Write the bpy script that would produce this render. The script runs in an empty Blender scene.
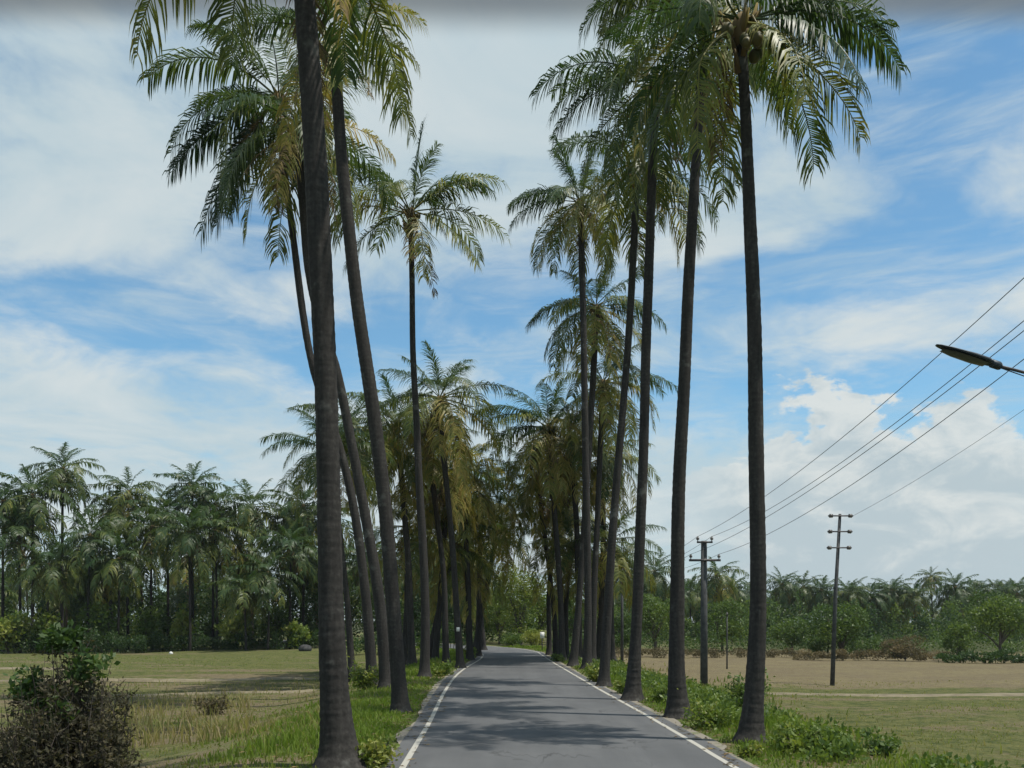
import bpy, math
import numpy as np
from mathutils import Vector

C = bpy.context.scene
COL = C.collection
F, CX, HY, CAMH = 900.0, 512.0, 622.0, 2.3      # focal length in pixels, centre column, horizon row, eye height
FIELD_Z = -0.7
rad = math.radians
UP = np.array([0., 0., 1.])

def at(px, py, d):
    return np.array([(px - CX) / F * d, d, CAMH + (HY - py) / F * d])

def sstep(a, b, x):
    t = np.clip((x - a) / (b - a), 0, 1)
    return t * t * (3 - 2 * t)

def unit(v):
    return v / np.maximum(np.linalg.norm(v, axis=-1, keepdims=True), 1e-9)

# ---------------------------------------------------------------- mesh building
class MB:
    """Collects quads and triangles (numpy) and links them as one mesh object."""
    def __init__(self):
        self.v, self.q, self.t, self.a, self.n = [], [], [], [], 0
    def add(self, v, quads=None, tris=None, age=0.0):
        v = np.asarray(v, float).reshape(-1, 3)
        if quads is not None and len(quads): self.q.append(np.asarray(quads, int) + self.n)
        if tris is not None and len(tris): self.t.append(np.asarray(tris, int) + self.n)
        self.a.append(np.broadcast_to(np.asarray(age, float), (len(v),)).copy())
        self.v.append(v); self.n += len(v)
    def arrays(self):
        v = np.concatenate(self.v); a = np.concatenate(self.a)
        q = np.concatenate(self.q) if self.q else np.zeros((0, 4), int)
        t = np.concatenate(self.t) if self.t else np.zeros((0, 3), int)
        return v, q, t, a
    def mesh(self, name, mat, smooth=False):
        v, q, t, a = self.arrays()
        me = bpy.data.meshes.new(name)
        me.vertices.add(len(v)); me.vertices.foreach_set('co', v.astype(np.float32).ravel())
        nl = q.size + t.size
        me.loops.add(nl)
        me.loops.foreach_set('vertex_index', np.concatenate([q.ravel(), t.ravel()]).astype(np.int32))
        me.polygons.add(len(q) + len(t))
        starts = np.concatenate([np.arange(len(q)) * 4, q.size + np.arange(len(t)) * 3]).astype(np.int32)
        me.polygons.foreach_set('loop_start', starts)
        if smooth:
            me.polygons.foreach_set('use_smooth', np.ones(len(q) + len(t), bool))
        at_ = me.attributes.new('age', 'FLOAT', 'POINT')
        at_.data.foreach_set('value', a.astype(np.float32))
        me.update(calc_edges=True); me.validate()
        if mat: me.materials.append(mat)
        return me
    def build(self, name, mat, parent=None, smooth=False, loc=None):
        me = self.mesh(name, mat, smooth)
        o = bpy.data.objects.new(name, me); COL.objects.link(o)
        if parent is not None: o.parent = parent
        if loc is not None: o.location = loc
        return o
    # --- shapes
    def tube(self, path, radii, k=8, age=0.0, cap=True):
        path = np.asarray(path, float); n = len(path)
        radii = np.asarray(radii, float); radii = radii if radii.ndim == 2 else np.broadcast_to(radii, (n,))[:, None] * np.ones((1, k))
        T = unit(np.gradient(path, axis=0))
        ref = np.where(np.abs(T[:, 2:3]) > 0.9, np.array([[0., 1, 0]]), np.array([[0., 0, 1]]))
        if np.abs(T[:, 2]).mean() > 0.6: ref = np.tile([[0., 1, 0]], (n, 1))
        elif np.abs(T[:, 2]).mean() <= 0.6: ref = np.tile([[0., 0, 1]], (n, 1))
        A = unit(np.cross(ref, T)); B = np.cross(T, A)
        th = np.arange(k) * 2 * math.pi / k
        V = path[:, None] + radii[:, :, None] * (np.cos(th)[None, :, None] * A[:, None] + np.sin(th)[None, :, None] * B[:, None])
        V = V.reshape(-1, 3)
        i = np.arange(n - 1)[:, None] * k; j = np.arange(k)[None]; j2 = (j + 1) % k
        q = np.stack([i + j, i + j2, i + k + j2, i + k + j], -1).reshape(-1, 4)
        tr = None
        if cap:
            V = np.concatenate([V, path[:1], path[-1:]])
            jj = np.arange(k); c0 = n * k; c1 = n * k + 1; b = (n - 1) * k
            tr = np.concatenate([np.stack([np.full(k, c0), (jj + 1) % k, jj], -1),
                                 np.stack([np.full(k, c1), b + jj, b + (jj + 1) % k], -1)])
        self.add(V, q, tr, age)
    def box(self, c, s, rz=0.0, age=0.0):
        c = np.asarray(c, float); hx, hy, hz = np.asarray(s, float) / 2
        v = np.array([[x, y, z] for z in (-hz, hz) for y in (-hy, hy) for x in (-hx, hx)])
        cr, sr = math.cos(rz), math.sin(rz)
        v = np.stack([v[:, 0] * cr - v[:, 1] * sr, v[:, 0] * sr + v[:, 1] * cr, v[:, 2]], -1) + c
        q = [[0, 2, 3, 1], [4, 5, 7, 6], [0, 1, 5, 4], [2, 6, 7, 3], [0, 4, 6, 2], [1, 3, 7, 5]]
        self.add(v, q, None, age)
    def ball(self, c, r, k=10, m=6, squash=(1, 1, 1), age=0.0, jit=0.0, rng=None):
        th = np.arange(k) * 2 * math.pi / k
        ph = np.linspace(-math.pi / 2, math.pi / 2, m + 1)[1:-1]
        V = np.stack([np.cos(ph)[:, None] * np.cos(th)[None], np.cos(ph)[:, None] * np.sin(th)[None],
                      np.broadcast_to(np.sin(ph)[:, None], (len(ph), k))], -1).reshape(-1, 3)
        V = np.concatenate([V, [[0, 0, -1], [0, 0, 1]]])
        if jit: V = V * (1 + rng.uniform(-jit, jit, (len(V), 1)))
        n = len(ph)
        i = np.arange(n - 1)[:, None] * k; j = np.arange(k)[None]; j2 = (j + 1) % k
        q = np.stack([i + j, i + j2, i + k + j2, i + k + j], -1).reshape(-1, 4)
        jj = np.arange(k); b = (n - 1) * k
        tr = np.concatenate([np.stack([np.full(k, n * k), (jj + 1) % k, jj], -1),
                             np.stack([np.full(k, n * k + 1), b + jj, b + (jj + 1) % k], -1)])
        self.add(V * r * np.asarray(squash) + np.asarray(c), q, tr, age)
    def leaves(self, P, size, rng, age, up=0.25, aspect=0.5):
        """one folded leaf (two quads) per point, random facing"""
        n = len(P)
        d = unit(rng.normal(size=(n, 3)) + np.array([0, 0, up]))
        w = unit(np.cross(d, rng.normal(size=(n, 3))))
        s = size * rng.uniform(0.6, 1.35, (n, 1))
        V = np.stack([P, P + d * s * .5 + w * s * aspect * .5, P + d * s, P + d * s * .5 - w * s * aspect * .5], 1).reshape(-1, 3)
        q = np.arange(n * 4).reshape(-1, 4)
        self.add(V, q, None, np.repeat(np.broadcast_to(age, (n,)), 4))

def empty(name, loc, label, cat, group=None, rz=0.0):
    o = bpy.data.objects.new(name, None); COL.objects.link(o)
    o.location = Vector([float(x) for x in loc]); o.rotation_euler = (0, 0, rz); o.empty_display_size = 0.3
    return tag(o, label, cat, group)

def tag(o, label=None, cat=None, group=None, kind=None):
    if label: o['label'] = label
    if cat: o['category'] = cat
    if group: o['group'] = group
    if kind: o['kind'] = kind
    return o

def catmull(pts, n):
    pts = np.asarray(pts, float)
    P = np.concatenate([[2 * pts[0] - pts[1]], pts, [2 * pts[-1] - pts[-2]]])
    m = len(pts) - 1
    u = np.linspace(0, m - 1e-6, n); i = u.astype(int); t = (u - i)[:, None]
    a, b, c, d = P[i], P[i + 1], P[i + 2], P[i + 3]
    return 0.5 * (2 * b + (c - a) * t + (2 * a - 5 * b + 4 * c - d) * t ** 2 + (3 * b - a - 3 * c + d) * t ** 3)

# ---------------------------------------------------------------- node helpers
class G:
    def __init__(self, tree): self.t = tree; self.n = tree.nodes; self.l = tree.links
    def new(self, typ, **kw):
        nd = self.n.new(typ)
        for k, v in kw.items(): setattr(nd, k, v)
        return nd
    def put(self, sock, v):
        if hasattr(v, 'node'): self.l.new(v, sock)
        else: sock.default_value = v
    def m(self, op, a, b=None, c=None, clamp=False):
        nd = self.new('ShaderNodeMath', operation=op, use_clamp=clamp)
        self.put(nd.inputs[0], a)
        if b is not None: self.put(nd.inputs[1], b)
        if c is not None: self.put(nd.inputs[2], c)
        return nd.outputs[0]
    def noise(self, vec, scale, detail=4, rough=.55, dist=0.0, color=False):
        nd = self.new('ShaderNodeTexNoise')
        if vec is not None: self.l.new(vec, nd.inputs['Vector'])
        nd.inputs['Scale'].default_value = scale; nd.inputs['Detail'].default_value = detail
        nd.inputs['Roughness'].default_value = rough; nd.inputs['Distortion'].default_value = dist
        return nd.outputs['Color' if color else 'Fac']
    def step(self, x, lo, hi, a=0.0, b=1.0):
        nd = self.new('ShaderNodeMapRange', interpolation_type='SMOOTHSTEP')
        self.put(nd.inputs[0], x); self.put(nd.inputs[1], lo); self.put(nd.inputs[2], hi)
        self.put(nd.inputs[3], a); self.put(nd.inputs[4], b)
        return nd.outputs[0]
    def mix(self, fac, a, b):
        nd = self.new('ShaderNodeMix', data_type='RGBA')
        self.put(nd.inputs[0], fac)
        for s, v in ((nd.inputs[6], a), (nd.inputs[7], b)):
            if hasattr(v, 'node'): self.l.new(v, s)
            else: s.default_value = (v[0], v[1], v[2], 1)
        return nd.outputs[2]
    def ramp(self, x, stops):
        nd = self.new('ShaderNodeValToRGB'); e = nd.color_ramp.elements
        while len(e) < len(stops): e.new(0.5)
        for el, (p, c) in zip(e, stops): el.position = p; el.color = (c[0], c[1], c[2], 1)
        self.put(nd.inputs[0], x)
        return nd.outputs[0]
    def xyz(self, v):
        nd = self.new('ShaderNodeSeparateXYZ'); self.l.new(v, nd.inputs[0]); return nd.outputs
    def vec(self, x, y, z):
        nd = self.new('ShaderNodeCombineXYZ')
        for s, v in zip(nd.inputs, (x, y, z)): self.put(s, v)
        return nd.outputs[0]

def mat(name):
    m = bpy.data.materials.new(name); m.use_nodes = True
    g = G(m.node_tree); b = g.n['Principled BSDF']
    return m, g, b

def world_pos(g): return g.new('ShaderNodeNewGeometry').outputs['Position']

def bump(g, b, h, strength=.5, dist=.02):
    nd = g.new('ShaderNodeBump'); nd.inputs['Strength'].default_value = strength; nd.inputs['Distance'].default_value = dist
    g.l.new(h, nd.inputs['Height']); g.l.new(nd.outputs[0], b.inputs['Normal'])

def leaf_material(name, stops, transl=.35, rough=.45, spec=.35, nscale=.6):
    m, g, b = mat(name)
    a = g.new('ShaderNodeAttribute', attribute_name='age').outputs['Fac']
    n = g.noise(world_pos(g), nscale, 3)
    x = g.m('ADD', a, g.m('MULTIPLY', g.m('SUBTRACT', n, .5), .22), clamp=True)
    col = g.ramp(x, stops)
    g.l.new(col, b.inputs['Base Color']); b.inputs['Roughness'].default_value = rough
    b.inputs['Specular IOR Level'].default_value = spec
    tr = g.new('ShaderNodeBsdfTranslucent')
    tc = g.new('ShaderNodeMix', data_type='RGBA', blend_type='MULTIPLY'); tc.inputs[0].default_value = 1
    g.l.new(col, tc.inputs[6]); tc.inputs[7].default_value = (1.5, 1.5, .8, 1)
    g.l.new(tc.outputs[2], tr.inputs[0])
    mx = g.new('ShaderNodeMixShader'); mx.inputs[0].default_value = transl
    g.l.new(b.outputs[0], mx.inputs[1]); g.l.new(tr.outputs[0], mx.inputs[2])
    g.l.new(mx.outputs[0], g.n['Material Output'].inputs[0])
    return m

PALM_STOPS = [(0, (.028, .062, .022)), (.28, (.055, .085, .022)), (.5, (.17, .185, .036)), (.68, (.31, .235, .065)), (.86, (.2, .145, .07)), (1, (.09, .066, .044))]
M_FROND = leaf_material('palm_frond', PALM_STOPS, .33, .45, .3)
M_DEAD = leaf_material('dry_frond', PALM_STOPS, .15, .8, .1)
GREEN = [(0, (.03, .062, .018)), (.35, (.06, .105, .026)), (.7, (.13, .185, .035)), (1, (.24, .25, .06))]
M_LEAF = leaf_material('broad_leaf', GREEN, .35, .5, .3)
DRY = [(0, (.05, .05, .032)), (.4, (.12, .1, .06)), (.7, (.22, .17, .1)), (1, (.34, .27, .17))]
M_DRY = leaf_material('dry_leaf', DRY, .25, .8, .1)
GRASS = [(0, (.075, .125, .02)), (.35, (.14, .21, .03)), (.65, (.19, .2, .06)), (1, (.28, .22, .12))]
M_GRASS = leaf_material('grass_blade', GRASS, .4, .6, .2, 1.2)

def trunk_material():
    m, g, b = mat('palm_bark')
    p = g.new('ShaderNodeTexCoord').outputs['Object']
    x, y, z = g.xyz(p)
    n1 = g.noise(p, 3.0, 5, .6)
    n2 = g.noise(p, 16.0, 4, .6)
    rings = g.m('SINE', g.m('ADD', g.m('MULTIPLY', z, 52.0), g.m('MULTIPLY', n1, 9.0)))
    rr = g.m('MULTIPLY', g.step(rings, -.4, 1.0), g.step(g.noise(p, .9, 3), .35, .65))
    st = g.noise(g.vec(g.m('MULTIPLY', x, 6.0), g.m('MULTIPLY', y, 6.0), g.m('MULTIPLY', z, .7)), 2.0, 4, .6)
    f = g.m('ADD', g.m('MULTIPLY', rr, .06), g.m('ADD', g.m('MULTIPLY', n2, .45), g.m('MULTIPLY', st, .5)))
    col = g.ramp(f, [(.25, (.015, .014, .013)), (.5, (.038, .035, .032)), (.72, (.07, .065, .058)), (.95, (.13, .12, .108))])
    lich = g.step(g.noise(p, 1.4, 4, .65), .58, .72)
    col = g.mix(g.m('MULTIPLY', lich, .6), col, (.14, .14, .125))
    g.l.new(col, b.inputs['Base Color']); b.inputs['Roughness'].default_value = .9; b.inputs['Specular IOR Level'].default_value = .15
    bump(g, b, f, .6, .02)
    return m
M_BARK = trunk_material()

def simple(name, c1, c2, scale=4.0, rough=.8, metal=0.0, bstr=.3, bd=.01, spec=.3):
    m, g, b = mat(name)
    p = g.new('ShaderNodeTexCoord').outputs['Object']
    n = g.noise(p, scale, 5, .6)
    g.l.new(g.mix(g.step(n, .3, .7), c1, c2), b.inputs['Base Color'])
    b.inputs['Roughness'].default_value = rough; b.inputs['Metallic'].default_value = metal
    b.inputs['Specular IOR Level'].default_value = spec
    bump(g, b, n, bstr, bd)
    return m
M_WOOD = simple('branch_bark', (.06, .05, .04), (.13, .11, .09), 6)
M_TWIG = simple('dry_twig', (.03, .026, .022), (.09, .076, .062), 5)
M_NUT = simple('coconut_husk', (.05, .06, .018), (.13, .1, .035), 3, .5)
M_CONC = simple('weathered_concrete', (.04, .042, .045), (.085, .085, .085), 5)
M_IRON = simple('rusty_steel', (.05, .05, .055), (.11, .1, .1), 8, .6, .4)
M_PORC = simple('insulator_porcelain', (.07, .06, .055), (.16, .15, .14), 8, .3)
M_WIRE = simple('wire_aluminium', (.05, .055, .06), (.08, .085, .09), 8, .5, .3)
M_LAMP = simple('lamp_casting', (.03, .04, .05), (.05, .06, .07), 9, .5, .3)
M_LENS = simple('lamp_lens', (.04, .05, .06), (.07, .08, .09), 9, .3)
M_WHITE = simple('white_paint', (.55, .55, .52), (.8, .8, .77), 5, .6)
M_ROCK = simple('rock', (.02, .02, .02), (.08, .078, .075), 3)
M_BUND = simple('dry_bund_soil', (.12, .1, .062), (.2, .17, .11), 1.5, .95, 0, .6, .05)

# ---------------------------------------------------------------- road geometry
LE = np.array([(-30, -.6), (0, -1.35), (14.2, -1.72), (17, -1.79), (21, -1.90), (29.2, -2.2), (37.6, -2.38), (45, -2.3), (52, -2.05), (58, -1.95), (66, -2.3), (76, -4.2), (88, -10), (98, -18), (108, -32)])
RE = np.array([(-30, 4.7), (0, 3.95), (14.2, 3.5), (17, 3.44), (23, 3.26), (30.4, 2.97), (41.4, 2.62), (50, 2.35), (56, 2.22), (63, 2.05), (70, 1.75), (80, -.3), (92, -5.5), (103, -14), (114, -30)])
def edges(n=240):
    """edge lines as curves sampled along the road (left, right)"""
    def smooth(A):
        P = catmull(A[:, ::-1], n); return P
    return smooth(LE), smooth(RE)
EL, ER = edges()
def left_x(y): return np.interp(y, EL[:, 1], EL[:, 0])
def right_x(y): return np.interp(y, ER[:, 1], ER[:, 0])

_r = np.random.default_rng(4)
_ph = _r.uniform(0, 6.28, 12); _k = _r.normal(size=(12, 2)) * np.array([.35, .35])
def lumps(x, y):
    z = 0
    for i in range(12): z = z + np.sin(x * _k[i, 0] + y * _k[i, 1] + _ph[i]) / 12
    return z
def ground_z(x, y):
    x = np.asarray(x, float); y = np.asarray(y, float)
    yy = np.clip(y, -30, 108)
    d = np.maximum(left_x(yy) - x, x - right_x(yy))
    z = FIELD_Z * sstep(1.8, 7.0, d) * np.where(y > 70, 1 - .6 * sstep(70, 90, y) * sstep(40, 10, np.abs(x)), 1)
    z = z + lumps(x, y) * .22 * sstep(.8, 5, d)
    return z - .035 + .03 * sstep(.3, .9, d)

def strip(name, A, B, z, m):
    n = len(A)
    V = np.concatenate([np.c_[A, np.full(n, z)], np.c_[B, np.full(n, z)]])
    i = np.arange(n - 1)
    b = MB(); b.add(V, np.stack([i, n + i, n + i + 1, i + 1], -1))
    o = b.build(name, m); o['kind'] = 'structure'
    return o
def offset(P, d):
    t = unit(np.gradient(P, axis=0)); nrm = np.stack([t[:, 1], -t[:, 0]], -1)   # to the right of travel
    return P + nrm * d

# ground
def ground_material():
    m, g, b = mat('field_ground')
    p = world_pos(g); x, y, z = g.xyz(p)
    n_big = g.noise(p, .09, 4, .6); n_mid = g.noise(p, .55, 5, .65); n_fine = g.noise(p, 6.0, 5, .7)
    stretched = g.noise(g.vec(g.m('MULTIPLY', x, .05), g.m('MULTIPLY', y, .35), 0.0), 1.0, 4, .6)
    soil = g.mix(n_fine, (.115, .092, .052), (.185, .152, .094))
    straw = g.mix(n_fine, (.14, .116, .06), (.21, .178, .1))
    grass = g.mix(g.step(g.m('ADD', g.m('MULTIPLY', n_fine, .5), g.m('MULTIPLY', g.noise(p, 1.6, 6, .7), .6)), .38, .68), (.04, .058, .016), (.125, .125, .045))
    field = g.mix(g.step(g.m('ADD', g.m('MULTIPLY', n_mid, .6), g.m('MULTIPLY', stretched, .5)), .45, .65), soil, straw)
    furrow = g.m('SINE', g.m('ADD', g.m('MULTIPLY', y, 7.5), g.m('MULTIPLY', n_mid, 6.0)))
    clod = g.noise(p, 2.6, 6, .75)
    field = g.mix(g.m('MULTIPLY', g.step(clod, .45, .7), .7), field, (.085, .07, .045))
    gf = g.m('ADD', g.m('MULTIPLY', stretched, .7), g.m('MULTIPLY', n_mid, .4))
    # the side with the power line is ploughed stubble beyond 40 m; the other side is greener
    sidepos = g.step(x, 0.0, 6.0)
    far = g.step(g.m('ADD', y, g.m('MULTIPLY', n_big, 10.0)), 44.0, 50.0)
    thr_l = g.m('ADD', .54, g.m('MULTIPLY', g.step(y, 35.0, 75.0), -.1))
    thr_r = g.m('ADD', .47, g.m('MULTIPLY', far, .3))
    thr = g.m('ADD', g.m('MULTIPLY', sidepos, thr_r), g.m('MULTIPLY', g.m('SUBTRACT', 1.0, sidepos), thr_l))
    gm = g.step(g.m('ADD', g.m('SUBTRACT', gf, thr), g.m('MULTIPLY', g.m('SUBTRACT', clod, .5), .4)), -.06, .07)
    col = g.mix(gm, field, grass)
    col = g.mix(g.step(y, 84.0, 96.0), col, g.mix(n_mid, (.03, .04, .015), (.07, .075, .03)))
    # roadside bank: grass over soil
    bank = g.step(z, -.55, -.1)
    vb = g.mix(g.step(g.m('ADD', n_mid, g.m('MULTIPLY', n_fine, .3)), .5, .75), (.16, .125, .08), (.085, .115, .03))
    col = g.mix(bank, col, vb)
    g.l.new(col, b.inputs['Base Color']); b.inputs['Roughness'].default_value = .95; b.inputs['Specular IOR Level'].default_value = .1
    bump(g, b, g.m('ADD', g.m('ADD', n_fine, g.m('MULTIPLY', clod, 2.0)), g.m('ADD', g.m('MULTIPLY', n_mid, 2.0), g.m('MULTIPLY', furrow, .35))), .9, .08)
    return m
def make_ground():
    xs = np.unique(np.concatenate([np.linspace(-60, 60, 241), np.linspace(-300, 300, 61), np.linspace(-4000, 4000, 21)]))
    ys = np.unique(np.concatenate([np.linspace(-30, 130, 321), np.linspace(-300, 500, 65), np.linspace(-1000, 5000, 21)]))
    X, Y = np.meshgrid(xs, ys); Z = ground_z(X, Y)
    nx, ny = len(xs), len(ys)
    i = np.arange(ny - 1)[:, None] * nx; j = np.arange(nx - 1)[None]
    q = np.stack([i + j, i + j + 1, i + nx + j + 1, i + nx + j], -1).reshape(-1, 4)
    b = MB(); b.add(np.stack([X, Y, Z], -1).reshape(-1, 3), q)
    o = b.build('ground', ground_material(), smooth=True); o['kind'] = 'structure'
make_ground()

def asphalt():
    m, g, b = mat('asphalt')
    p = world_pos(g); x, y, z = g.xyz(p)
    n1 = g.noise(p, .5, 4, .6); n2 = g.noise(p, 90.0, 3, .7); n3 = g.noise(g.vec(g.m('MULTIPLY', x, 1.6), g.m('MULTIPLY', y, .08), 0.0), 1.0, 4, .6)
    f = g.m('ADD', g.m('MULTIPLY', n1, .35), g.m('ADD', g.m('MULTIPLY', n2, .4), g.m('MULTIPLY', n3, .35)))
    col = g.ramp(f, [(.35, (.058, .06, .062)), (.55, (.086, .088, .09)), (.78, (.125, .126, .126))])
    patchy = g.step(g.noise(p, .22, 3, .5), .56, .6)
    col = g.mix(g.m('MULTIPLY', patchy, .3), col, (.06, .06, .062))
    vor = g.new('ShaderNodeTexVoronoi', feature='DISTANCE_TO_EDGE'); vor.inputs['Scale'].default_value = .55
    wp = g.vec(g.m('ADD', x, g.m('MULTIPLY', n1, 2.5)), g.m('ADD', g.m('MULTIPLY', y, .5), g.m('MULTIPLY', n3, 2.0)), 0.0); g.l.new(wp, vor.inputs['Vector'])
    crack = g.m('MULTIPLY', g.step(vor.outputs['Distance'], .014, .004), g.step(n1, .45, .6))
    col = g.mix(g.m('MULTIPLY', crack, .6), col, (.03, .03, .03))
    dust = g.step(g.noise(p, 1.8, 6, .7), .6, .78)
    col = g.mix(g.m('MULTIPLY', dust, .35), col, (.19, .17, .14))
    g.l.new(col, b.inputs['Base Color']); b.inputs['Roughness'].default_value = .8; b.inputs['Specular IOR Level'].default_value = .35
    bump(g, b, n2, .4, .008)
    return m
def line_paint():
    m, g, b = mat('worn_road_paint')
    p = world_pos(g); n = g.noise(p, 7.0, 5, .7)
    n = g.m('ADD', g.m('MULTIPLY', n, .6), g.m('MULTIPLY', g.noise(p, 1.1, 4, .6), .4))
    g.l.new(g.mix(g.step(n, .26, .44), (.2, .195, .175), (.36, .345, .3)), b.inputs['Base Color']); b.inputs['Roughness'].default_value = .7
    return m
def shoulder_soil():
    m, g, b = mat('shoulder_soil')
    p = world_pos(g); n = g.noise(p, 9.0, 5, .7); n2 = g.noise(p, 1.2, 4)
    c = g.mix(n, (.13, .115, .09), (.25, .225, .18))
    g.l.new(g.mix(g.step(n2, .55, .7), c, (.1, .12, .04)), b.inputs['Base Color']); b.inputs['Roughness'].default_value = .95
    bump(g, b, n, .6, .03)
    return m
strip('road', offset(EL, -.32), offset(ER, .3), 0.012, asphalt())
MP = line_paint()
strip('edge_line', offset(EL, -.052), offset(EL, .052), 0.017, MP)
strip('edge_line', offset(ER, -.052), offset(ER, .052), 0.017, MP)
MS = shoulder_soil()
rs = np.random.default_rng(2)
wob = lambda s: np.convolve(rs.uniform(-1, 1, len(EL) + 8), np.ones(9) / 9, 'valid') * s
strip('road_shoulder', offset(EL, -.42 + wob(.3)[:, None]), offset(EL, -.28), 0.006, MS)
strip('road_shoulder', offset(ER, .26), offset(ER, .44 + wob(.3)[:, None]), 0.006, MS)

# ---------------------------------------------------------------- palms
def frond(mb, rng, base, az, el0, droop, L, age, pairs=42, lw=.05, hang=.55, lmax=None, roll=0.0, seg3=True, rk=3):
    """one pinnate frond: tapered midrib and two rows of drooping leaflets"""
    ns = 14
    s = np.linspace(0, 1, ns)
    el = el0 - droop * s ** rng.uniform(1.1, 1.7)
    if age > .3 and rng.uniform() < .3: el = el - rad(rng.uniform(15, 45)) * sstep(.4, .6, s)      # snapped midrib
    el = np.maximum(el, rad(-88))
    a = az + rng.uniform(-.25, .25) * s
    h = np.stack([np.cos(a), np.sin(a), np.zeros(ns)], -1)
    T = h * np.cos(el)[:, None] + UP * np.sin(el)[:, None]
    P = np.concatenate([[np.zeros(3)], np.cumsum(T[:-1] * L / (ns - 1), axis=0)]) + base
    mb.tube(P, np.linspace(.035, .008, ns) * (L / 4), rk, age=min(1, age + .12), cap=False)
    n = pairs
    t = np.linspace(.16, .995, n)
    side = np.stack([-np.sin(a), np.cos(a), np.zeros(ns)], -1)
    def ip(A, t): return np.stack([np.interp(t, s, A[:, k]) for k in range(3)], -1)
    Pi, Ti, Si = ip(P, t), unit(ip(T, t)), unit(ip(side, t))
    Ni = np.cross(Ti, Si); Ni = np.where(Ni[:, 2:3] < -.2, -Ni, Ni)
    u = (t - .16) / .84
    prof = np.clip(np.minimum(.55 + u * 2.4, 1.0), 0, 1) * (1 - .55 * np.clip((u - .35) / .65, 0, 1) ** 1.5)
    lm = (lmax or .31 * L)
    V, Q, Tr, A = [], [], [], []
    for sg in (-1, 1):
        r = roll * sg + rng.normal(0, .13, n)
        d = unit(sg * Si * (np.cos(r) * 1.0)[:, None] + Ni * (np.sin(r) * sg + .12)[:, None]
                 + Ti * (.38 + .5 * u + .95 * max(0, (el0 - .5) / .9) + rng.normal(0, .1, n) + .12 * np.sin(u * rng.uniform(8, 20) + rng.uniform(0, 6)))[:, None])
        l = lm * prof * rng.uniform(.68, 1.15, n)
        keep = rng.uniform(size=n) > .05 + .22 * max(0, age - .15)
        q1, q2, q3 = rng.uniform(0, 6.28, 3)
        tear = np.sin(u * rng.uniform(14, 26) + q1) + np.sin(u * rng.uniform(28, 50) + q2)
        keep &= tear < 1.75 - 1.1 * min(1, max(0, age - .1) * 1.6)
        gdn = np.array([0, 0, -1.0])
        hg = (hang * rng.uniform(.6, 1.5, n) * (1 + .35 * np.sin(u * 11 + q3)))[:, None]
        d2 = unit(d + gdn * hg); d3 = unit(d2 + gdn * hg * 1.2)
        W = unit(Ti - d * (Ti * d).sum(-1, keepdims=True)) * lw * .5 * (L / 4)
        p0 = Pi; p1 = p0 + d * (l * .34)[:, None]; p2 = p1 + d2 * (l * .34)[:, None]; p3 = p2 + d3 * (l * .32)[:, None]
        vv = np.stack([p0 - W * .5, p0 + W * .5, p1 - W, p1 + W, p2 - W * .8, p2 + W * .8, p3], 1)[keep]
        k = len(vv); off = np.arange(k)[:, None] * 7
        q = np.concatenate([off + np.array([0, 1, 3, 2]), off + np.array([2, 3, 5, 4])])
        tr = off + np.array([4, 5, 6])
        ag = np.clip(age + rng.normal(0, .07, k), 0, 1)[:, None] + np.array([0, 0, 0, 0, .04, .04, .16])[None] * (.3 + age)
        mb.add(vv.reshape(-1, 3), q, tr, np.clip(ag, 0, 1).ravel())

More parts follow.
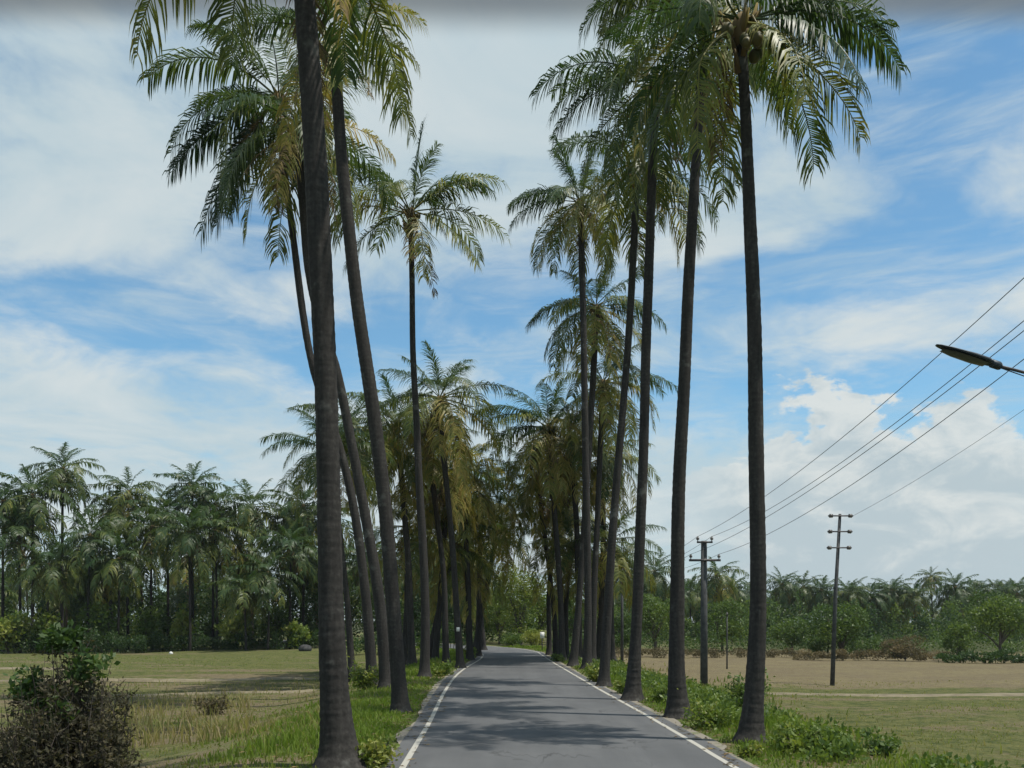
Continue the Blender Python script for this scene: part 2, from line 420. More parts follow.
def crown_meshes(seed, n=22, L=4.0, dead=4, pairs=66, lw=.047, yel=0.0, extra=(), tilt=0.0, top=72, low=-42, hang=1.05):
    """green crown, skirt of dry fronds and a bunch of nuts, all about the origin"""
    rng = np.random.default_rng(seed)
    g, dr, nut = MB(), MB(), MB()
    a0 = rng.uniform(0, 6.28)
    for i in range(n):
        u = (i + .5) / n
        az = a0 + i * 2.39996 + rng.uniform(-.25, .25)
        el = rad(top + (low - top) * u ** .85 + rng.uniform(-9, 9))
        drp = rad(34 + 58 * min(1, u * 1.6) + rng.uniform(-12, 16))
        if el - drp < rad(-92): drp = el + rad(92)
        ln = L * (.62 + .43 * min(1, u * 2.4)) * rng.uniform(.9, 1.08)
        ag = np.clip(.06 + .3 * u ** 1.5 + yel * rng.uniform(0, 1) * (.25 + u) + rng.normal(0, .05), 0, .56)
        base = np.array([math.cos(az), math.sin(az), 0]) * (.05 + .1 * u) + np.array([0, 0, .35 * (1 - u)])
        frond(g, rng, base, az, el, drp, ln, ag, pairs, lw, hang * (.5 + .9 * u), roll=rng.uniform(-.35, .35) * u)
    for (az, el, drp, lf, ag) in extra:
        base = np.array([math.cos(rad(az)), math.sin(rad(az)), 0]) * .1 + np.array([0, 0, .15])
        frond(g, rng, base, rad(az), rad(el), rad(drp), L * lf, ag, pairs + 6, lw, hang, roll=rng.uniform(-.2, .2))
    for i in range(dead):
        az = a0 + i * 2.1 + rng.uniform(-.5, .5)
        frond(dr, rng, np.array([math.cos(az), math.sin(az), 0]) * .12 + np.array([0, 0, -.15]), az,
              rad(rng.uniform(-62, -35)), rad(rng.uniform(20, 34)), L * rng.uniform(.55, .85), rng.uniform(.78, 1), int(pairs * .8), lw, .8, lmax=.17 * L)
    # fibrous sheath around the growing point
    dr.ball((0, 0, .0), .2, 10, 6, (1, 1, 1.7), .9, .12, rng)
    for i in range(16):                              # old leaf bases and torn fibre about the top of the trunk
        az = rng.uniform(0, 6.28); dd = np.array([math.cos(az), math.sin(az), 0]); z0 = rng.uniform(-.9, .1)
        dr.tube([dd * .1 + UP * (z0 - .1), dd * .22 + UP * (z0 + .12), dd * rng.uniform(.3, .5) + UP * (z0 + rng.uniform(.2, .45))], [.05, .045, .02], 4, rng.uniform(.7, 1))
    for i in range(rng.integers(8, 14)):
        az = rng.uniform(0, 6.28); r = rng.uniform(.2, .42)
        nut.ball((math.cos(az) * r, math.sin(az) * r, rng.uniform(-.55, -.1)), rng.uniform(.09, .13), 8, 5, (1, 1, 1.2), 0)
    for i in range(4):
        az = rng.uniform(0, 6.28); dd = np.array([math.cos(az), math.sin(az), 0])
        nut.tube([np.array([0, 0, .1]), dd * .25 + [0, 0, .15], dd * .42 + [0, 0, -.2]], [.03, .025, .015], 5)
    return g, dr, nut

PALM_GROUP = 'coconut palms lining the road'
def palm(name_seed, pts, label, L=4.0, n=22, dead=4, yel=.25, extra=(), flare=1.9, drift=0.0, plate=None, **kw):
    """pts: (column, row, width in pixels) of the trunk from foot to crown in the photograph; depth follows from the foot"""
    rng = np.random.default_rng(name_seed)
    fill = {1: .8, 2: .85, 3: 1.05, 4: 1.0, 5: .74, 21: .72, 22: .75, 23: .76, 24: .76}.get(name_seed, 1.0)
    n = max(8, int(n * fill)); dead = max(2, int(dead * fill * (.55 if name_seed > 5 else .9)))
    px, py, w = pts[0]
    D = F * CAMH / (py - HY)
    P, R = [], []
    m = len(pts)
    for i, (x, y, wd) in enumerate(pts):
        d = D + drift * (i / (m - 1)) ** 1.6
        P.append(at(x, y, d)); R.append(max(.5 * wd / F * d, .095))
    P = np.array(P)
    root = empty('coconut_palm', (P[0][0], P[0][1], float(ground_z(P[0][0], P[0][1]))), label, 'palm tree', PALM_GROUP)
    o = np.array(root.location)
    ln = np.linalg.norm(np.diff(P, axis=0), axis=1).sum()
    nn = int(np.clip(ln / (.05 if D < 30 else .12), 40, 420))
    path = catmull(P, nn) - o
    seglen = np.concatenate([[0], np.cumsum(np.linalg.norm(np.diff(P, axis=0), axis=1))]) / ln
    path[:, 0] += lumps(path[:, 2] * 3.1 + name_seed, path[:, 2] * 2.3) * .05
    s = np.linspace(0, 1, nn)
    rr = np.interp(s, np.linspace(0, 1, m), R)
    zz = path[:, 2] - path[0, 2]
    rr = rr * (1 + .012 * np.sin(zz * 33 + rng.uniform(0, 6)) + rng.normal(0, .006, nn)) * .8
    rr *= 1 + (flare - 1) * np.exp(-zz / .28) * .35
    path = np.concatenate([path[:1] - [[0, 0, .45]], path]); rr = np.concatenate([[rr[0] * 1.12], rr])
    kk = 20 if D < 30 else 9
    zb = np.concatenate([[0], zz]); lob = rng.uniform(.4, 1, kk)
    lob = (lob + np.roll(lob, 1) * .5) / 1.5
    mod = 1 + .34 * np.exp(-np.clip(zb, 0, 9) / .16)[:, None] * lob[None] + rng.normal(0, .012, (len(zb), kk))
    mb = MB(); mb.tube(path, rr[:, None] * mod, kk)
    mb.build('trunk', M_BARK, root, smooth=True)
    g, dr, nut = crown_meshes(name_seed + 50, n, L, dead, yel=yel, extra=extra, **kw)
    top = path[-1]
    g.build('crown', M_FROND, root, loc=top)
    dr.build('dry_fronds', M_DEAD, root, loc=top)
    nut.build('coconut_bunch', M_NUT, root, loc=top, smooth=True)
    if plate:
        i = int(np.argmin(np.abs((path[:, 2] + o[2]) - plate)))
        b = MB(); b.box(path[i] + np.array([.02, -rr[i] - .012, 0]), (.16, .012, .2)); b.build('marker_plate', M_WHITE, root)
    return root

# --- the row across the road from the power line
palm(1, [(341, 768, 46), (335, 690, 36), (331, 600, 31), (328, 480, 29), (325, 350, 28), (318, 200, 29), (308, 60, 27), (296, -110, 24)],
     'thickest nearest coconut palm, dark trunk running out of the top of the picture', L=3.4, n=17, dead=2, yel=.1, flare=2.2, low=-20,
     extra=[(4, 22, 92, 1.08, .15)])
palm(2, [(401, 712, 20), (394, 620, 18), (384, 500, 17), (372, 400, 17), (355, 290, 16), (344, 180, 15), (337, 90, 14), (333, 42, 13)],
     'palm leaning from its foot by the road line, crown behind the thickest trunk', L=2.7, n=15, dead=5, yel=.5, low=-40,
     extra=[(0, 40, 100, .95, .5), (12, 15, 85, .9, .45), (190, 25, 80, 1.1, .2)])
palm(3, [(386, 688, 15), (379, 600, 14), (364, 510, 13), (349, 430, 12), (335, 367, 11), (321, 325, 11), (309, 270, 10), (302, 200, 10), (297, 130, 10)],
     'coconut palm with curved trunk crossing behind the thickest trunk, crown beside it', L=4.1, n=18, dead=10, yel=.25, low=-60,
     extra=[(2, 12, 72, .92, .62), (172, -12, 70, .8, .12)])
palm(4, [(372, 683, 14), (366, 600, 12), (354, 510, 11), (340, 449, 10), (326, 410, 10), (312, 365, 9), (300, 290, 9), (290, 215, 8), (283, 150, 8), (279, 100, 8)],
     'slim coconut palm bent furthest sideways, its big dark fronds spread against the pale clouds', L=4.5, n=13, dead=9, yel=.12, low=-60,
     extra=[(181, 42, 84, 1.25, .22), (184, 12, 80, .72, .05), (178, -20, 42, 1.12, .03), (184, -24, 40, 1.1, .03), (174, -50, 26, 1.3, .03), (178, -58, 18, 1.2, .05), (195, 70, 100, .9, .2)])
palm(5, [(424, 677, 13), (425, 600, 11), (420, 500, 10), (415, 400, 8), (412, 300, 7), (411, 215, 7)],
     'slender straight coconut palm with one airy crown standing clear against the sky', L=3.9, n=9, dead=3, yel=.4, top=70, low=10, hang=.8,
     extra=[(20, 86, 8, .98, .03), (15, 62, 95, 1.0, .12), (-10, 38, 80, .95, .15), (8, 12, 62, 1.08, .38), (-20, -22, 48, 1.05, .42), (-60, -48, 35, .9, .5),
            (182, -22, 55, .98, .3), (170, 45, 95, .95, .42), (195, 65, 100, 1.0, .3), (200, 15, 60, .9, .5)])
palm(6, [(460, 668, 10), (456, 600, 8), (450, 520, 7), (443, 455, 7), (440, 402, 7)],
     'tallest palm of the clump at the bend, green crown above the yellowed ones', L=4.2, n=26, dead=6, yel=.5, low=-55, plate=1.95)
palm(7, [(412, 664, 10), (408, 560, 8), (402, 490, 7), (397, 428, 7)],
     'palm with dark drooping fronds behind the slender lone-crowned trunk', L=4.2, n=22, dead=8, yel=.35, low=-55)
palm(8, [(392, 668, 10), (380, 590, 8), (366, 510, 8), (352, 430, 8)],
     'palm whose crown shows through the gap between the thickest and leaning trunks', L=3.8, n=22, dead=8, yel=.3, low=-55)
palm(9, [(446, 663, 9), (444, 580, 7), (436, 510, 7), (428, 458, 7)],
     'palm with yellow brown hanging fronds under the dark drooping crown', L=4.4, n=24, dead=9, yel=.95, low=-60)
palm(10, [(470, 660, 9), (468, 580, 7), (465, 520, 6), (464, 470, 6)],
     'yellow green palm between the tallest clump palm and the road bend', L=4.2, n=24, dead=6, yel=.7, low=-55)
palm(11, [(435, 660, 9), (440, 600, 7), (444, 540, 7), (446, 485, 7)],
     'short palm with straw coloured skirt low in the clump by the bend', L=4.6, n=22, dead=10, yel=1.0, low=-65)
palm(12, [(478, 656, 8), (479, 600, 6), (480, 545, 6), (482, 500, 6)],
     'small bright green palm at the road edge where the clump thins out', L=4.3, n=22, dead=5, yel=.5, low=-50)
palm(13, [(474, 653.5, 7), (484, 600, 6), (492, 560, 6), (497, 530, 6)],
     'low palm arching over the road bend beside the small bright green one', L=4.2, n=22, dead=6, yel=.7, low=-60)
palm(14, [(352, 672, 9), (346, 590, 7), (338, 520, 7), (329, 455, 7)],
     'field side palm half hidden by the thickest trunk, fronds poking out both sides', L=3.4, n=18, dead=5, yel=.2, low=-45)


palm(16, [(428, 659, 7), (436, 620, 6), (446, 580, 6), (456, 548, 6)],
     'low straw coloured palm deep in the clump, under the small bright green one', L=4.4, n=22, dead=8, yel=.9, low=-60)
palm(17, [(404, 661, 8), (406, 610, 6), (407, 570, 6), (408, 530, 6)],
     'low palm between the leaning trunks and the slender straight trunk', L=4.2, n=22, dead=8, yel=.6, low=-60)
palm(18, [(484, 650, 6), (480, 610, 6), (474, 580, 6), (470, 556, 6)],
     'low olive palm just before the road bend, fronds over the verge', L=4.0, n=22, dead=6, yel=.8, low=-60)

# --- the row on the power line side
palm(21, [(751, 742, 29), (755, 690, 24), (758, 600, 20), (757, 450, 19), (752, 280, 17), (748, 150, 14), (744, 78, 13), (741, 30, 12)],
     'nearest palm on the power line side, upright trunk under a dark spreading crown', L=3.0, n=21, dead=4, yel=.06, low=-45,
     extra=[(5, 28, 88, 1.12, .05), (-15, 8, 78, 1.1, .1), (-40, -20, 60, 1.1, .05), (20, -12, 62, 1.1, .45), (150, 0, 80, .95, .1)])
palm(22, [(679, 717, 27), (677, 660, 20), (678, 560, 17), (680, 470, 16), (684, 380, 15), (690, 270, 14), (696, 160, 12), (702, 70, 12), (707, 10, 11)],
     'palm with a kinked trunk and wide foot, second back on the power line side', L=3.3, n=20, dead=4, yel=.35, low=-48,
     extra=[(185, 20, 95, 1.05, .2), (175, 40, 110, 1.05, .45), (10, 30, 100, 1, .15), (-30, -30, 50, .85, .62), (-80, -45, 40, .8, .62)])
palm(23, [(633, 700, 21), (636, 640, 14), (640, 550, 13), (644, 430, 12), (648, 300, 12), (652, 180, 11), (655, 85, 11)],
     'palm with thin trunk and dense dark crown, third back on the power line side', L=3.5, n=26, dead=8, yel=.12, low=-62,
     extra=[(180, 30, 90, 1.1, .08), (176, 0, 70, 1.0, .1), (-5, -20, 50, .95, .12)])
palm(24, [(604, 686, 14), (608, 610, 11), (615, 500, 10), (624, 400, 9), (631, 300, 9), (635, 215, 9), (637, 165, 9)],
     'palm leaning toward the power line, brown skirt hanging behind the dense dark crown', L=3.7, n=24, dead=10, yel=.45, low=-60,
     extra=[(0, -15, 60, 1.0, .2), (8, -35, 45, 1.05, .2)])
palm(25, [(587, 669, 12), (588, 600, 9), (586, 480, 9), (584, 360, 8), (582, 270, 8), (580, 205, 8)],
     'palm with a bright green upright tuft above brown hanging fronds', L=3.6, n=22, dead=12, yel=.35, low=-62,
     extra=[(178, 30, 85, 1.05, .1), (184, 5, 70, 1.05, .1), (40, 80, 15, .9, .0), (200, 75, 20, .9, .0)])
palm(26, [(573, 666, 11), (579, 600, 8), (587, 480, 8), (593, 380, 8), (596, 310, 8)],
     'palm with sprawling fronds below the bright tufted palm', L=3.9, n=22, dead=9, yel=.4, low=-58,
     extra=[(180, 15, 75, 1.0, .12), (175, -15, 70, 1.0, .1), (0, 10, 70, 1.0, .12)])
palm(27, [(592, 663, 10), (594, 590, 8), (599, 480, 7), (603, 385, 7)],
     'palm with fronds reaching out between the two thin leaning trunks', L=4.0, n=22, dead=9, yel=.45, low=-55,
     extra=[(0, 20, 60, 1.05, .2), (5, -5, 60, 1.1, .5)])
palm(28, [(562, 661, 9), (560, 590, 7), (554, 510, 7), (548, 430, 7)],
     'bushy yellow green palm closing the row, fronds reaching over the road end', L=4.3, n=28, dead=8, yel=.5, low=-55,
     extra=[(180, 40, 80, 1.05, .15), (170, 10, 70, 1.05, .15)])
palm(29, [(579, 660, 9), (578, 590, 7), (576, 520, 7), (572, 445, 7)],
     'palm with dark dense skirt among the thin trunks closing the row', L=4.4, n=26, dead=12, yel=.45, low=-65)
palm(30, [(556, 657, 8), (553, 600, 6), (545, 540, 6), (538, 480, 6)],
     'far palm reaching over the road end below the bushy yellow green one', L=4.3, n=24, dead=6, yel=.3, low=-55)
palm(31, [(549, 655, 7), (549, 600, 6), (552, 555, 6), (556, 505, 6)],
     'farthest palm at the road edge before the small sign', L=4.4, n=24, dead=8, yel=.5, low=-60)
palm(32, [(598, 659, 9), (602, 590, 7), (603, 520, 7), (602, 460, 7)],
     'palm set toward the ploughed field with fronds spread behind the leaning trunk', L=4.2, n=24, dead=10, yel=.5, low=-60,
     extra=[(0, 0, 60, 1.05, .4)])

palm(33, [(566, 658, 8), (566, 620, 6), (568, 580, 6), (572, 548, 6)],
     'low palm with brown skirt between the clustered thin trunks', L=4.4, n=22, dead=9, yel=.6, low=-62)
palm(35, [(612, 660, 8), (612, 620, 6), (611, 580, 6), (609, 545, 6)],
     'low palm at the field side of the clustered trunks', L=4.0, n=22, dead=8, yel=.3, low=-60)

# ---------------------------------------------------------------- far palms beyond the fields
rv = np.random.default_rng(77)
VAR = []
for k in range(7):
    g, dr, _ = crown_meshes(900 + k, n=26, L=4.6, dead=6, pairs=28, lw=.11, yel=[.0, .1, .25][k % 3], low=-50, hang=.9)
    VAR.append((g, dr))
CROWN_ME = [g.mesh('crown', M_FROND) for g, d in VAR]
SKIRT_ME = [d.mesh('dry_fronds', M_DEAD) for g, d in VAR]
FAR_TRUNK = []
for k in range(4):
    z = np.linspace(-.06, 1, 14)
    b = MB(); b.tube(np.stack([.02 * np.sin(z * 3 + k * 2) * z, .015 * np.cos(z * 2 + k) * z, z], -1), np.linspace(.019, .0115, 14), 7)
    FAR_TRUNK.append(b.mesh('trunk', M_BARK, True))

def far_palm(px, py, D, k, label, group, sc=1.0):
    X = (px - CX) / F * D; gz = float(ground_z(X, D)); H = CAMH + (HY - py) / F * D - gz
    r = empty('coconut_palm', (X, D, gz), label, 'palm tree', group)
    t = bpy.data.objects.new('trunk', FAR_TRUNK[k % 4]); COL.objects.link(t); t.parent = r
    rz = (k * 1.7) % 6.28
    w = 7.5 + .25 * (H - 8)
    t.scale = (w, w, H); t.rotation_euler = (0, 0, rz)
    zt = 1.0
    lx = w * .02 * math.sin(3 + (k % 4) * 2); ly = w * .015 * math.cos(2 + k % 4)
    top = (lx * math.cos(rz) - ly * math.sin(rz), lx * math.sin(rz) + ly * math.cos(rz), H)
    for nm, me in (('crown', CROWN_ME[k % 7]), ('dry_fronds', SKIRT_ME[k % 7])):
        c = bpy.data.objects.new(nm, me); COL.objects.link(c); c.parent = r
        c.location = top; c.scale = (sc,) * 3; c.rotation_euler = (0, 0, k * 2.3)
    return r

GL = 'coconut palms of the grove beyond the grassy field'
left_list = [
 (62, 470, 96, 1.0, 'tallest palm of the grove beyond the grassy field, standing free above the rest'),
 (32, 497, 92, 1.1, 'full palm just in front of the tallest grove palm, toward the picture edge'),
 (3, 503, 94, 1.1, 'grove palm cut by the picture edge behind the dark bush'),
 (20, 535, 90, 1.0, 'lower grove palm under the full one, above the dark bush'),
 (88, 536, 90, 1.0, 'lower grove palm in the dip just after the tallest palm'),
 (128, 493, 100, 1.05, 'palm with upswept crown, second highest point after the tallest palm'),
 (110, 512, 98, 1.0, 'palm tucked against the second highest crown on its tall palm side'),
 (152, 528, 94, 1.0, 'lower palm filling the gap after the second highest grove crown'),
 (168, 513, 98, .95, 'palm between the second and third highest crowns of the grove'),
 (193, 487, 100, 1.0, 'third highest grove palm, spiky crown above the middle of the grassy field'),
 (190, 534, 90, 1.0, 'lower palm directly beneath the spiky third highest crown'),
 (213, 506, 99, 1.0, 'palm just past the spiky crown, dark hanging skirt'),
 (217, 532, 92, .95, 'lower palm under the dark skirted one past the spiky crown'),
 (252, 508, 96, 1.05, 'round headed palm standing apart on a clear pale trunk'),
 (246, 590, 88, .8, 'very short young palm below the round headed one'),
 (268, 574, 89, .9, 'short palm with pale arching fronds between round headed palm and thickest trunk'),
 (290, 548, 92, .95, 'middling palm in front of the last tall crowns before the thickest trunk'),
 (303, 507, 98, 1.05, 'last tall grove palm showing before the thickest roadside trunk'),
 (288, 521, 100, .95, 'palm close behind the last tall grove crown'),
 (330, 520, 98, 1.0, 'grove palm mostly hidden by the thickest roadside trunk'),
 (238, 548, 94, .9, 'lower dark palm beside the clear pale trunk'),
 (48, 566, 88, .9, 'short palm low at the foot of the tallest grove palm'),
 (118, 560, 90, .9, 'short palm low beneath the second highest grove crown'),
 (365, 560, 96, 1.0, 'grove palm seen between the thickest trunk and the leaning trunks'),
]
for i, (px, py, D, sc, lb) in enumerate(left_list): far_palm(px, py, D, i * 3 + 1, lb, GL, sc)
GR = 'small coconut palms along the skyline beyond the ploughed field'
right_list = [
 (932, 577, 165, .75, 'lone slim palm rising highest above the skyline beyond the ploughed field'),
 (782, 585, 150, 1.0, 'skyline palm first past the nearest power line side trunk'),
 (803, 588, 152, .95, 'skyline palm midway between that nearest upright trunk and the tall pole'),
 (822, 591, 150, .95, 'skyline palm just before the tall three armed pole'),
 (848, 594, 148, 1.0, 'skyline palm just after the tall three armed pole, above the round tree'),
 (870, 596, 150, 1.0, 'dark skyline palm over the end of the round green tree'),
 (892, 591, 152, 1.05, 'larger skyline palm midway between round tree and lone slim palm'),
 (915, 596, 150, 1.0, 'skyline palm just before the lone slim palm'),
 (956, 588, 148, 1.05, 'wide skyline palm just after the lone slim palm'),
 (975, 594, 152, .95, 'skyline palm above the spreading tree, after the wide palm'),
 (997, 595, 150, 1.0, 'skyline palm over the middle of the spreading tree'),
 (1016, 595, 148, 1.0, 'last skyline palm at the picture edge'),
 (655, 572, 120, 1.0, 'skyline palm in the gap beside the kinked trunk'),
 (690, 592, 140, 1.0, 'skyline palm behind the short crossarm pole'),
 (717, 576, 118, .95, 'skyline palm just past the short crossarm pole'),
 (733, 590, 132, .95, 'skyline palm tucked against the nearest power line side trunk'),
 (622, 560, 105, .95, 'palm showing between the third and fourth power line side trunks'),
 (640, 598, 118, .9, 'lower palm behind the third power line side trunk'),
 (668, 596, 126, .9, 'lower palm behind the kinked trunk'),
]
for i, (px, py, D, sc, lb) in enumerate(right_list): far_palm(px, py, D, i * 5 + 2, lb, GR, sc)

def merge_palms(name, spots, label, cat):
    """a far-off wood that reads as one mass"""
    mb = MB(); R = np.random.default_rng(5)
    arr = [VAR[k][0].arrays() for k in range(7)]
    for i, (x, y, top, sc) in enumerate(spots):
        gz = float(ground_z(x, y)); a = R.uniform(0, 6.28); ca, sa = math.cos(a), math.sin(a)
        v, q, t, ag = arr[i % 7]
        V = np.stack([v[:, 0] * ca - v[:, 1] * sa, v[:, 0] * sa + v[:, 1] * ca, v[:, 2]], -1) * sc + [x, y, top]
        mb.add(V, q, t, ag)
        mb.tube([(x, y, gz - .5), (x + .2, y, (gz + top) / 2), (x, y, top)], [.2, .15, .12], 6, .95)
    o = mb.build(name, M_FROND); tag(o, label, cat, None, 'stuff')
R = np.random.default_rng(12)
spots = []
for i in range(62):
    y = R.uniform(103, 150); px = R.uniform(-40, 480); x = (px - CX) / F * y
    spots.append((x, y, R.uniform(5, 12.0), R.uniform(.9, 1.1)))
merge_palms('palm_grove', spots, 'dense dark mass of palms behind the grove front beyond the grassy field', 'palm grove')
spots = []
for i in range(85):
    y = R.uniform(158, 240); px = R.uniform(590, 1090); x = (px - CX) / F * y
    spots.append((x, y, CAMH + (HY - R.uniform(590, 612)) / F * y, R.uniform(.9, 1.15)))
merge_palms('palm_wood', spots, 'distant mass of palms filling the skyline beyond the ploughed field', 'palm wood')

# ---------------------------------------------------------------- broadleaf trees, shrubs, hedges
def leaf_blob(mb, rng, c, r, n, size, age, var=.12, lumps_n=9, up=.2, aspect=.55):
    c = np.asarray(c, float); r = np.asarray(r, float)
    dirs = unit(rng.normal(size=(lumps_n, 3)))
    cen = c + dirs * r * rng.uniform(.3, .75, (lumps_n, 1))
    rr = rng.uniform(.28, .5, lumps_n)
    k = rng.integers(0, lumps_n, n)
    d = unit(rng.normal(size=(n, 3))) * rng.uniform(.55, 1.05, (n, 1)) ** .6
    P = cen[k] + d * r * rr[k][:, None]
    la = rng.normal(0, var, lumps_n)
    mb.leaves(P, size, rng, np.clip(age + la[k] + rng.normal(0, .06, n), 0, 1), up, aspect)
    return cen

def leafy_tree(name, px, d, w, h, label, cat, seed, age=.35, leaf=.16, n=5000, group=None, base_frac=.25, loc=None, m=None):
    rng = np.random.default_rng(seed)
    x = (px - CX) / F * d; gz = float(ground_z(x, d))
    r = empty(name, (x, d, gz), label, cat, group)
    cr = MB(); cen = leaf_blob(cr, rng, (0, 0, h * (base_frac + (1 - base_frac) / 2)), (w / 2, w / 2 * .85, h * (1 - base_frac) / 2 * 1.05), n, leaf, age, lumps_n=14)
    tr = MB()
    f = np.array([0, 0, h * (base_frac + .1)])
    tr.tube(catmull([(0, 0, -.3), (.05, .03, h * .15), f, (0, 0, h * .7)], 12), np.linspace(.03 * h, .008 * h, 12), 7)
    for c in cen[:9]:
        tr.tube(catmull([f * rng.uniform(.5, 1), (f + c) / 2 + [0, 0, .1 * h * .3], c], 8), np.linspace(.014 * h, .004 * h, 8), 5)
    tr.build('trunk', M_WOOD, r, smooth=True); cr.build('crown', m or M_LEAF, r)
    return r

leafy_tree('leafy_tree', 842, 76, 6.6, 5.0, 'round green broadleaf tree behind the tall three armed pole', 'tree', 201, .4, .2, 6500, base_frac=.08)
leafy_tree('leafy_tree', 1000, 74, 8.0, 5.8, 'spreading pale green tree at the picture edge of the ploughed field', 'tree', 202, .42, .2, 7500, base_frac=.12)
leafy_tree('leafy_tree', 958, 72, 2.6, 3.2, 'small light green tree beside the spreading tree', 'tree', 203, .5, .17, 2500, base_frac=.1)
leafy_tree('dry_shrub', 905, 70, 4.6, 2.0, 'grey brown dry shrub between the round tree and the small light tree', 'shrub', 204, .35, .15, 3500, base_frac=0, m=M_DRY)
leafy_tree('leafy_tree', 792, 82, 4.2, 3.4, 'low green tree between the nearest upright trunk and the round tree', 'tree', 205, .38, .2, 3500, base_frac=.05)
leafy_tree('leafy_tree', 722, 86, 5.0, 5.0, 'yellow green tree behind the short crossarm pole', 'tree', 206, .5, .2, 4500, base_frac=.1)
leafy_tree('leafy_tree', 655, 84, 5.5, 5.6, 'yellow green tree in the gap by the kinked trunk', 'tree', 207, .52, .2, 5000, base_frac=.1)
leafy_tree('leafy_tree', 616, 88, 5.0, 5.0, 'shaded green tree behind the third power line side trunk', 'tree', 208, .35, .2, 4500, base_frac=.08)
leafy_tree('leafy_tree', 572, 92, 6, 6.5, 'green tree glimpsed between the clustered far trunks', 'tree', 209, .4, .2, 5000, base_frac=.1)
# at the end of the road
leafy_tree('leafy_tree', 520, 98, 6.5, 10.0, 'tall yellow green tree closing the end of the road', 'tree', 210, .85, .22, 9000, base_frac=.06)
leafy_tree('leafy_tree', 500, 108, 8, 9.0, 'darker tree behind the bend at the end of the road', 'tree', 211, .6, .22, 7000, base_frac=.1)
leafy_tree('leafy_tree', 540, 104, 6.5, 8.0, 'green tree behind the small white sign', 'tree', 212, .66, .22, 6500, base_frac=.1)
leafy_tree('leafy_tree', 477, 112, 8, 8.0, 'dark green tree behind the palm clump at the bend', 'tree', 213, .35, .22, 6000, base_frac=.1)
leafy_tree('shrub', 531, 84, 3.0, 1.8, 'bright green shrub low at the end of the road', 'shrub', 214, .85, .15, 2200, base_frac=0)
leafy_tree('shrub', 512, 90, 3.0, 1.7, 'dull green shrub at the foot of the closing tree', 'shrub', 215, .45, .15, 2000, base_frac=0)
# sunlit clumps in the grove
for i, (px, d, w, h, ag, lb) in enumerate([
    (8, 86, 5, 4.6, .78, 'sunlit yellow green plant behind the dark bush, at the picture edge'),
    (46, 88, 4, 4.4, .8, 'sunlit yellow green plant under the tallest grove palm'),
    (146, 93, 4, 5.0, .5, 'green clump under the lower grove palms past the dark bush'),
    (183, 92, 3, 4.8, .85, 'brightest yellow green clump beneath the spiky grove crown'),
    (236, 92, 4.5, 3.8, .72, 'yellow green clump beneath the round headed palm'),
    (100, 90, 5, 5.0, .4, 'dull green clump between the two tallest parts of the grove'),
    (275, 93, 5, 4.5, .35, 'dark clump beneath the last tall grove palms'),
    (297, 90, 3, 2.8, .7, 'small sunlit clump beside the thickest roadside trunk')]):
    leafy_tree('banana_clump', px, d, w, h, lb, 'plant', 300 + i, ag, .42, 1100, 'sunlit plants in the grove', base_frac=0)
def undergrowth(name, x0, x1, d0, d1, hmin, hmax, label, seed, n, leaf, alo=.05, ahi=.5):
    rng = np.random.default_rng(seed); mb = MB()
    k = int((x1 - x0) / 11)
    for i in range(k):
        d = rng.uniform(d0, d1); x = (x0 + (x1 - x0) * (i + rng.uniform()) / k - CX) / F * d; h = rng.uniform(hmin, hmax)
        leaf_blob(mb, rng, (x, d, float(ground_z(x, d)) + h * .45), (rng.uniform(1.5, 2.8), 1.6, h * .6), n // k, leaf, rng.uniform(alo, ahi), lumps_n=8)
    o = mb.build(name, M_LEAF); tag(o, label, 'undergrowth', None, 'stuff')
undergrowth('undergrowth', -60, 480, 97, 112, 4.0, 10.5, 'tangled green undergrowth filling the grove beyond the grassy field', 411, 60000, .32, .0, .28)
undergrowth('undergrowth', 560, 1090, 118, 150, 3.5, 8.0, 'tangled green undergrowth below the skyline palms', 412, 30000, .42)
undergrowth('undergrowth', 585, 1100, 77, 92, 1.6, 3.6, 'thick scrub along the back of the ploughed field between the trees', 414, 16000, .2)
undergrowth('undergrowth', 430, 600, 112, 122, 4, 9, 'dark tangle of trees closing the view where the road bends away', 413, 14000, .36)
def hedge(name, x0, x1, d, h, label, seed, age, n, m=None, leaf=.2):
    rng = np.random.default_rng(seed)
    X0, X1 = (x0 - CX) / F * d, (x1 - CX) / F * d
    mb = MB(); k = int(abs(X1 - X0) / 1.6) + 1
    for i in range(k):
        x = X0 + (X1 - X0) * (i + .5) / k; yy = d + rng.uniform(-.6, .6); hh = h * rng.uniform(.6, 1.15)
        leaf_blob(mb, rng, (x, yy, float(ground_z(x, yy)) + hh * .48), (1.3, 1.1, hh * .55), n // k, leaf, age + rng.normal(0, .05), lumps_n=7)
        for j in range(0 if m else 5):
            bx = x + rng.uniform(-.7, .7)
            mb.tube([(bx, yy, float(ground_z(bx, yy)) - .1), (bx + rng.uniform(-.3, .3), yy, float(ground_z(bx, yy)) + hh * .8)], [.03, .012], 4, .1)
    o = mb.build(name, m or M_LEAF); tag(o, label, 'hedge')
hedge('hedge', -30, 150, 86, 2.7, 'dark dense hedge behind the dry bush at the field edge', 401, .02, 8000)
hedge('hedge', 150, 345, 90, 1.9, 'low dark hedge along the foot of the grove', 402, .03, 7000)
hedge('hedge', 600, 800, 74, 1.1, 'low brown hedge line along the back of the ploughed field', 403, .3, 9000, M_DRY, .12)
hedge('hedge', 790, 950, 71, 1.0, 'brown scrub line below the round green tree', 404, .38, 8000, M_DRY, .12)
hedge('hedge', 940, 1070, 67, 1.0, 'dark low hedge below the spreading tree', 405, .1, 3500)
hedge('hedge', 800, 900, 78, 2.2, 'green thicket around the foot of the round tree', 406, .35, 3000)
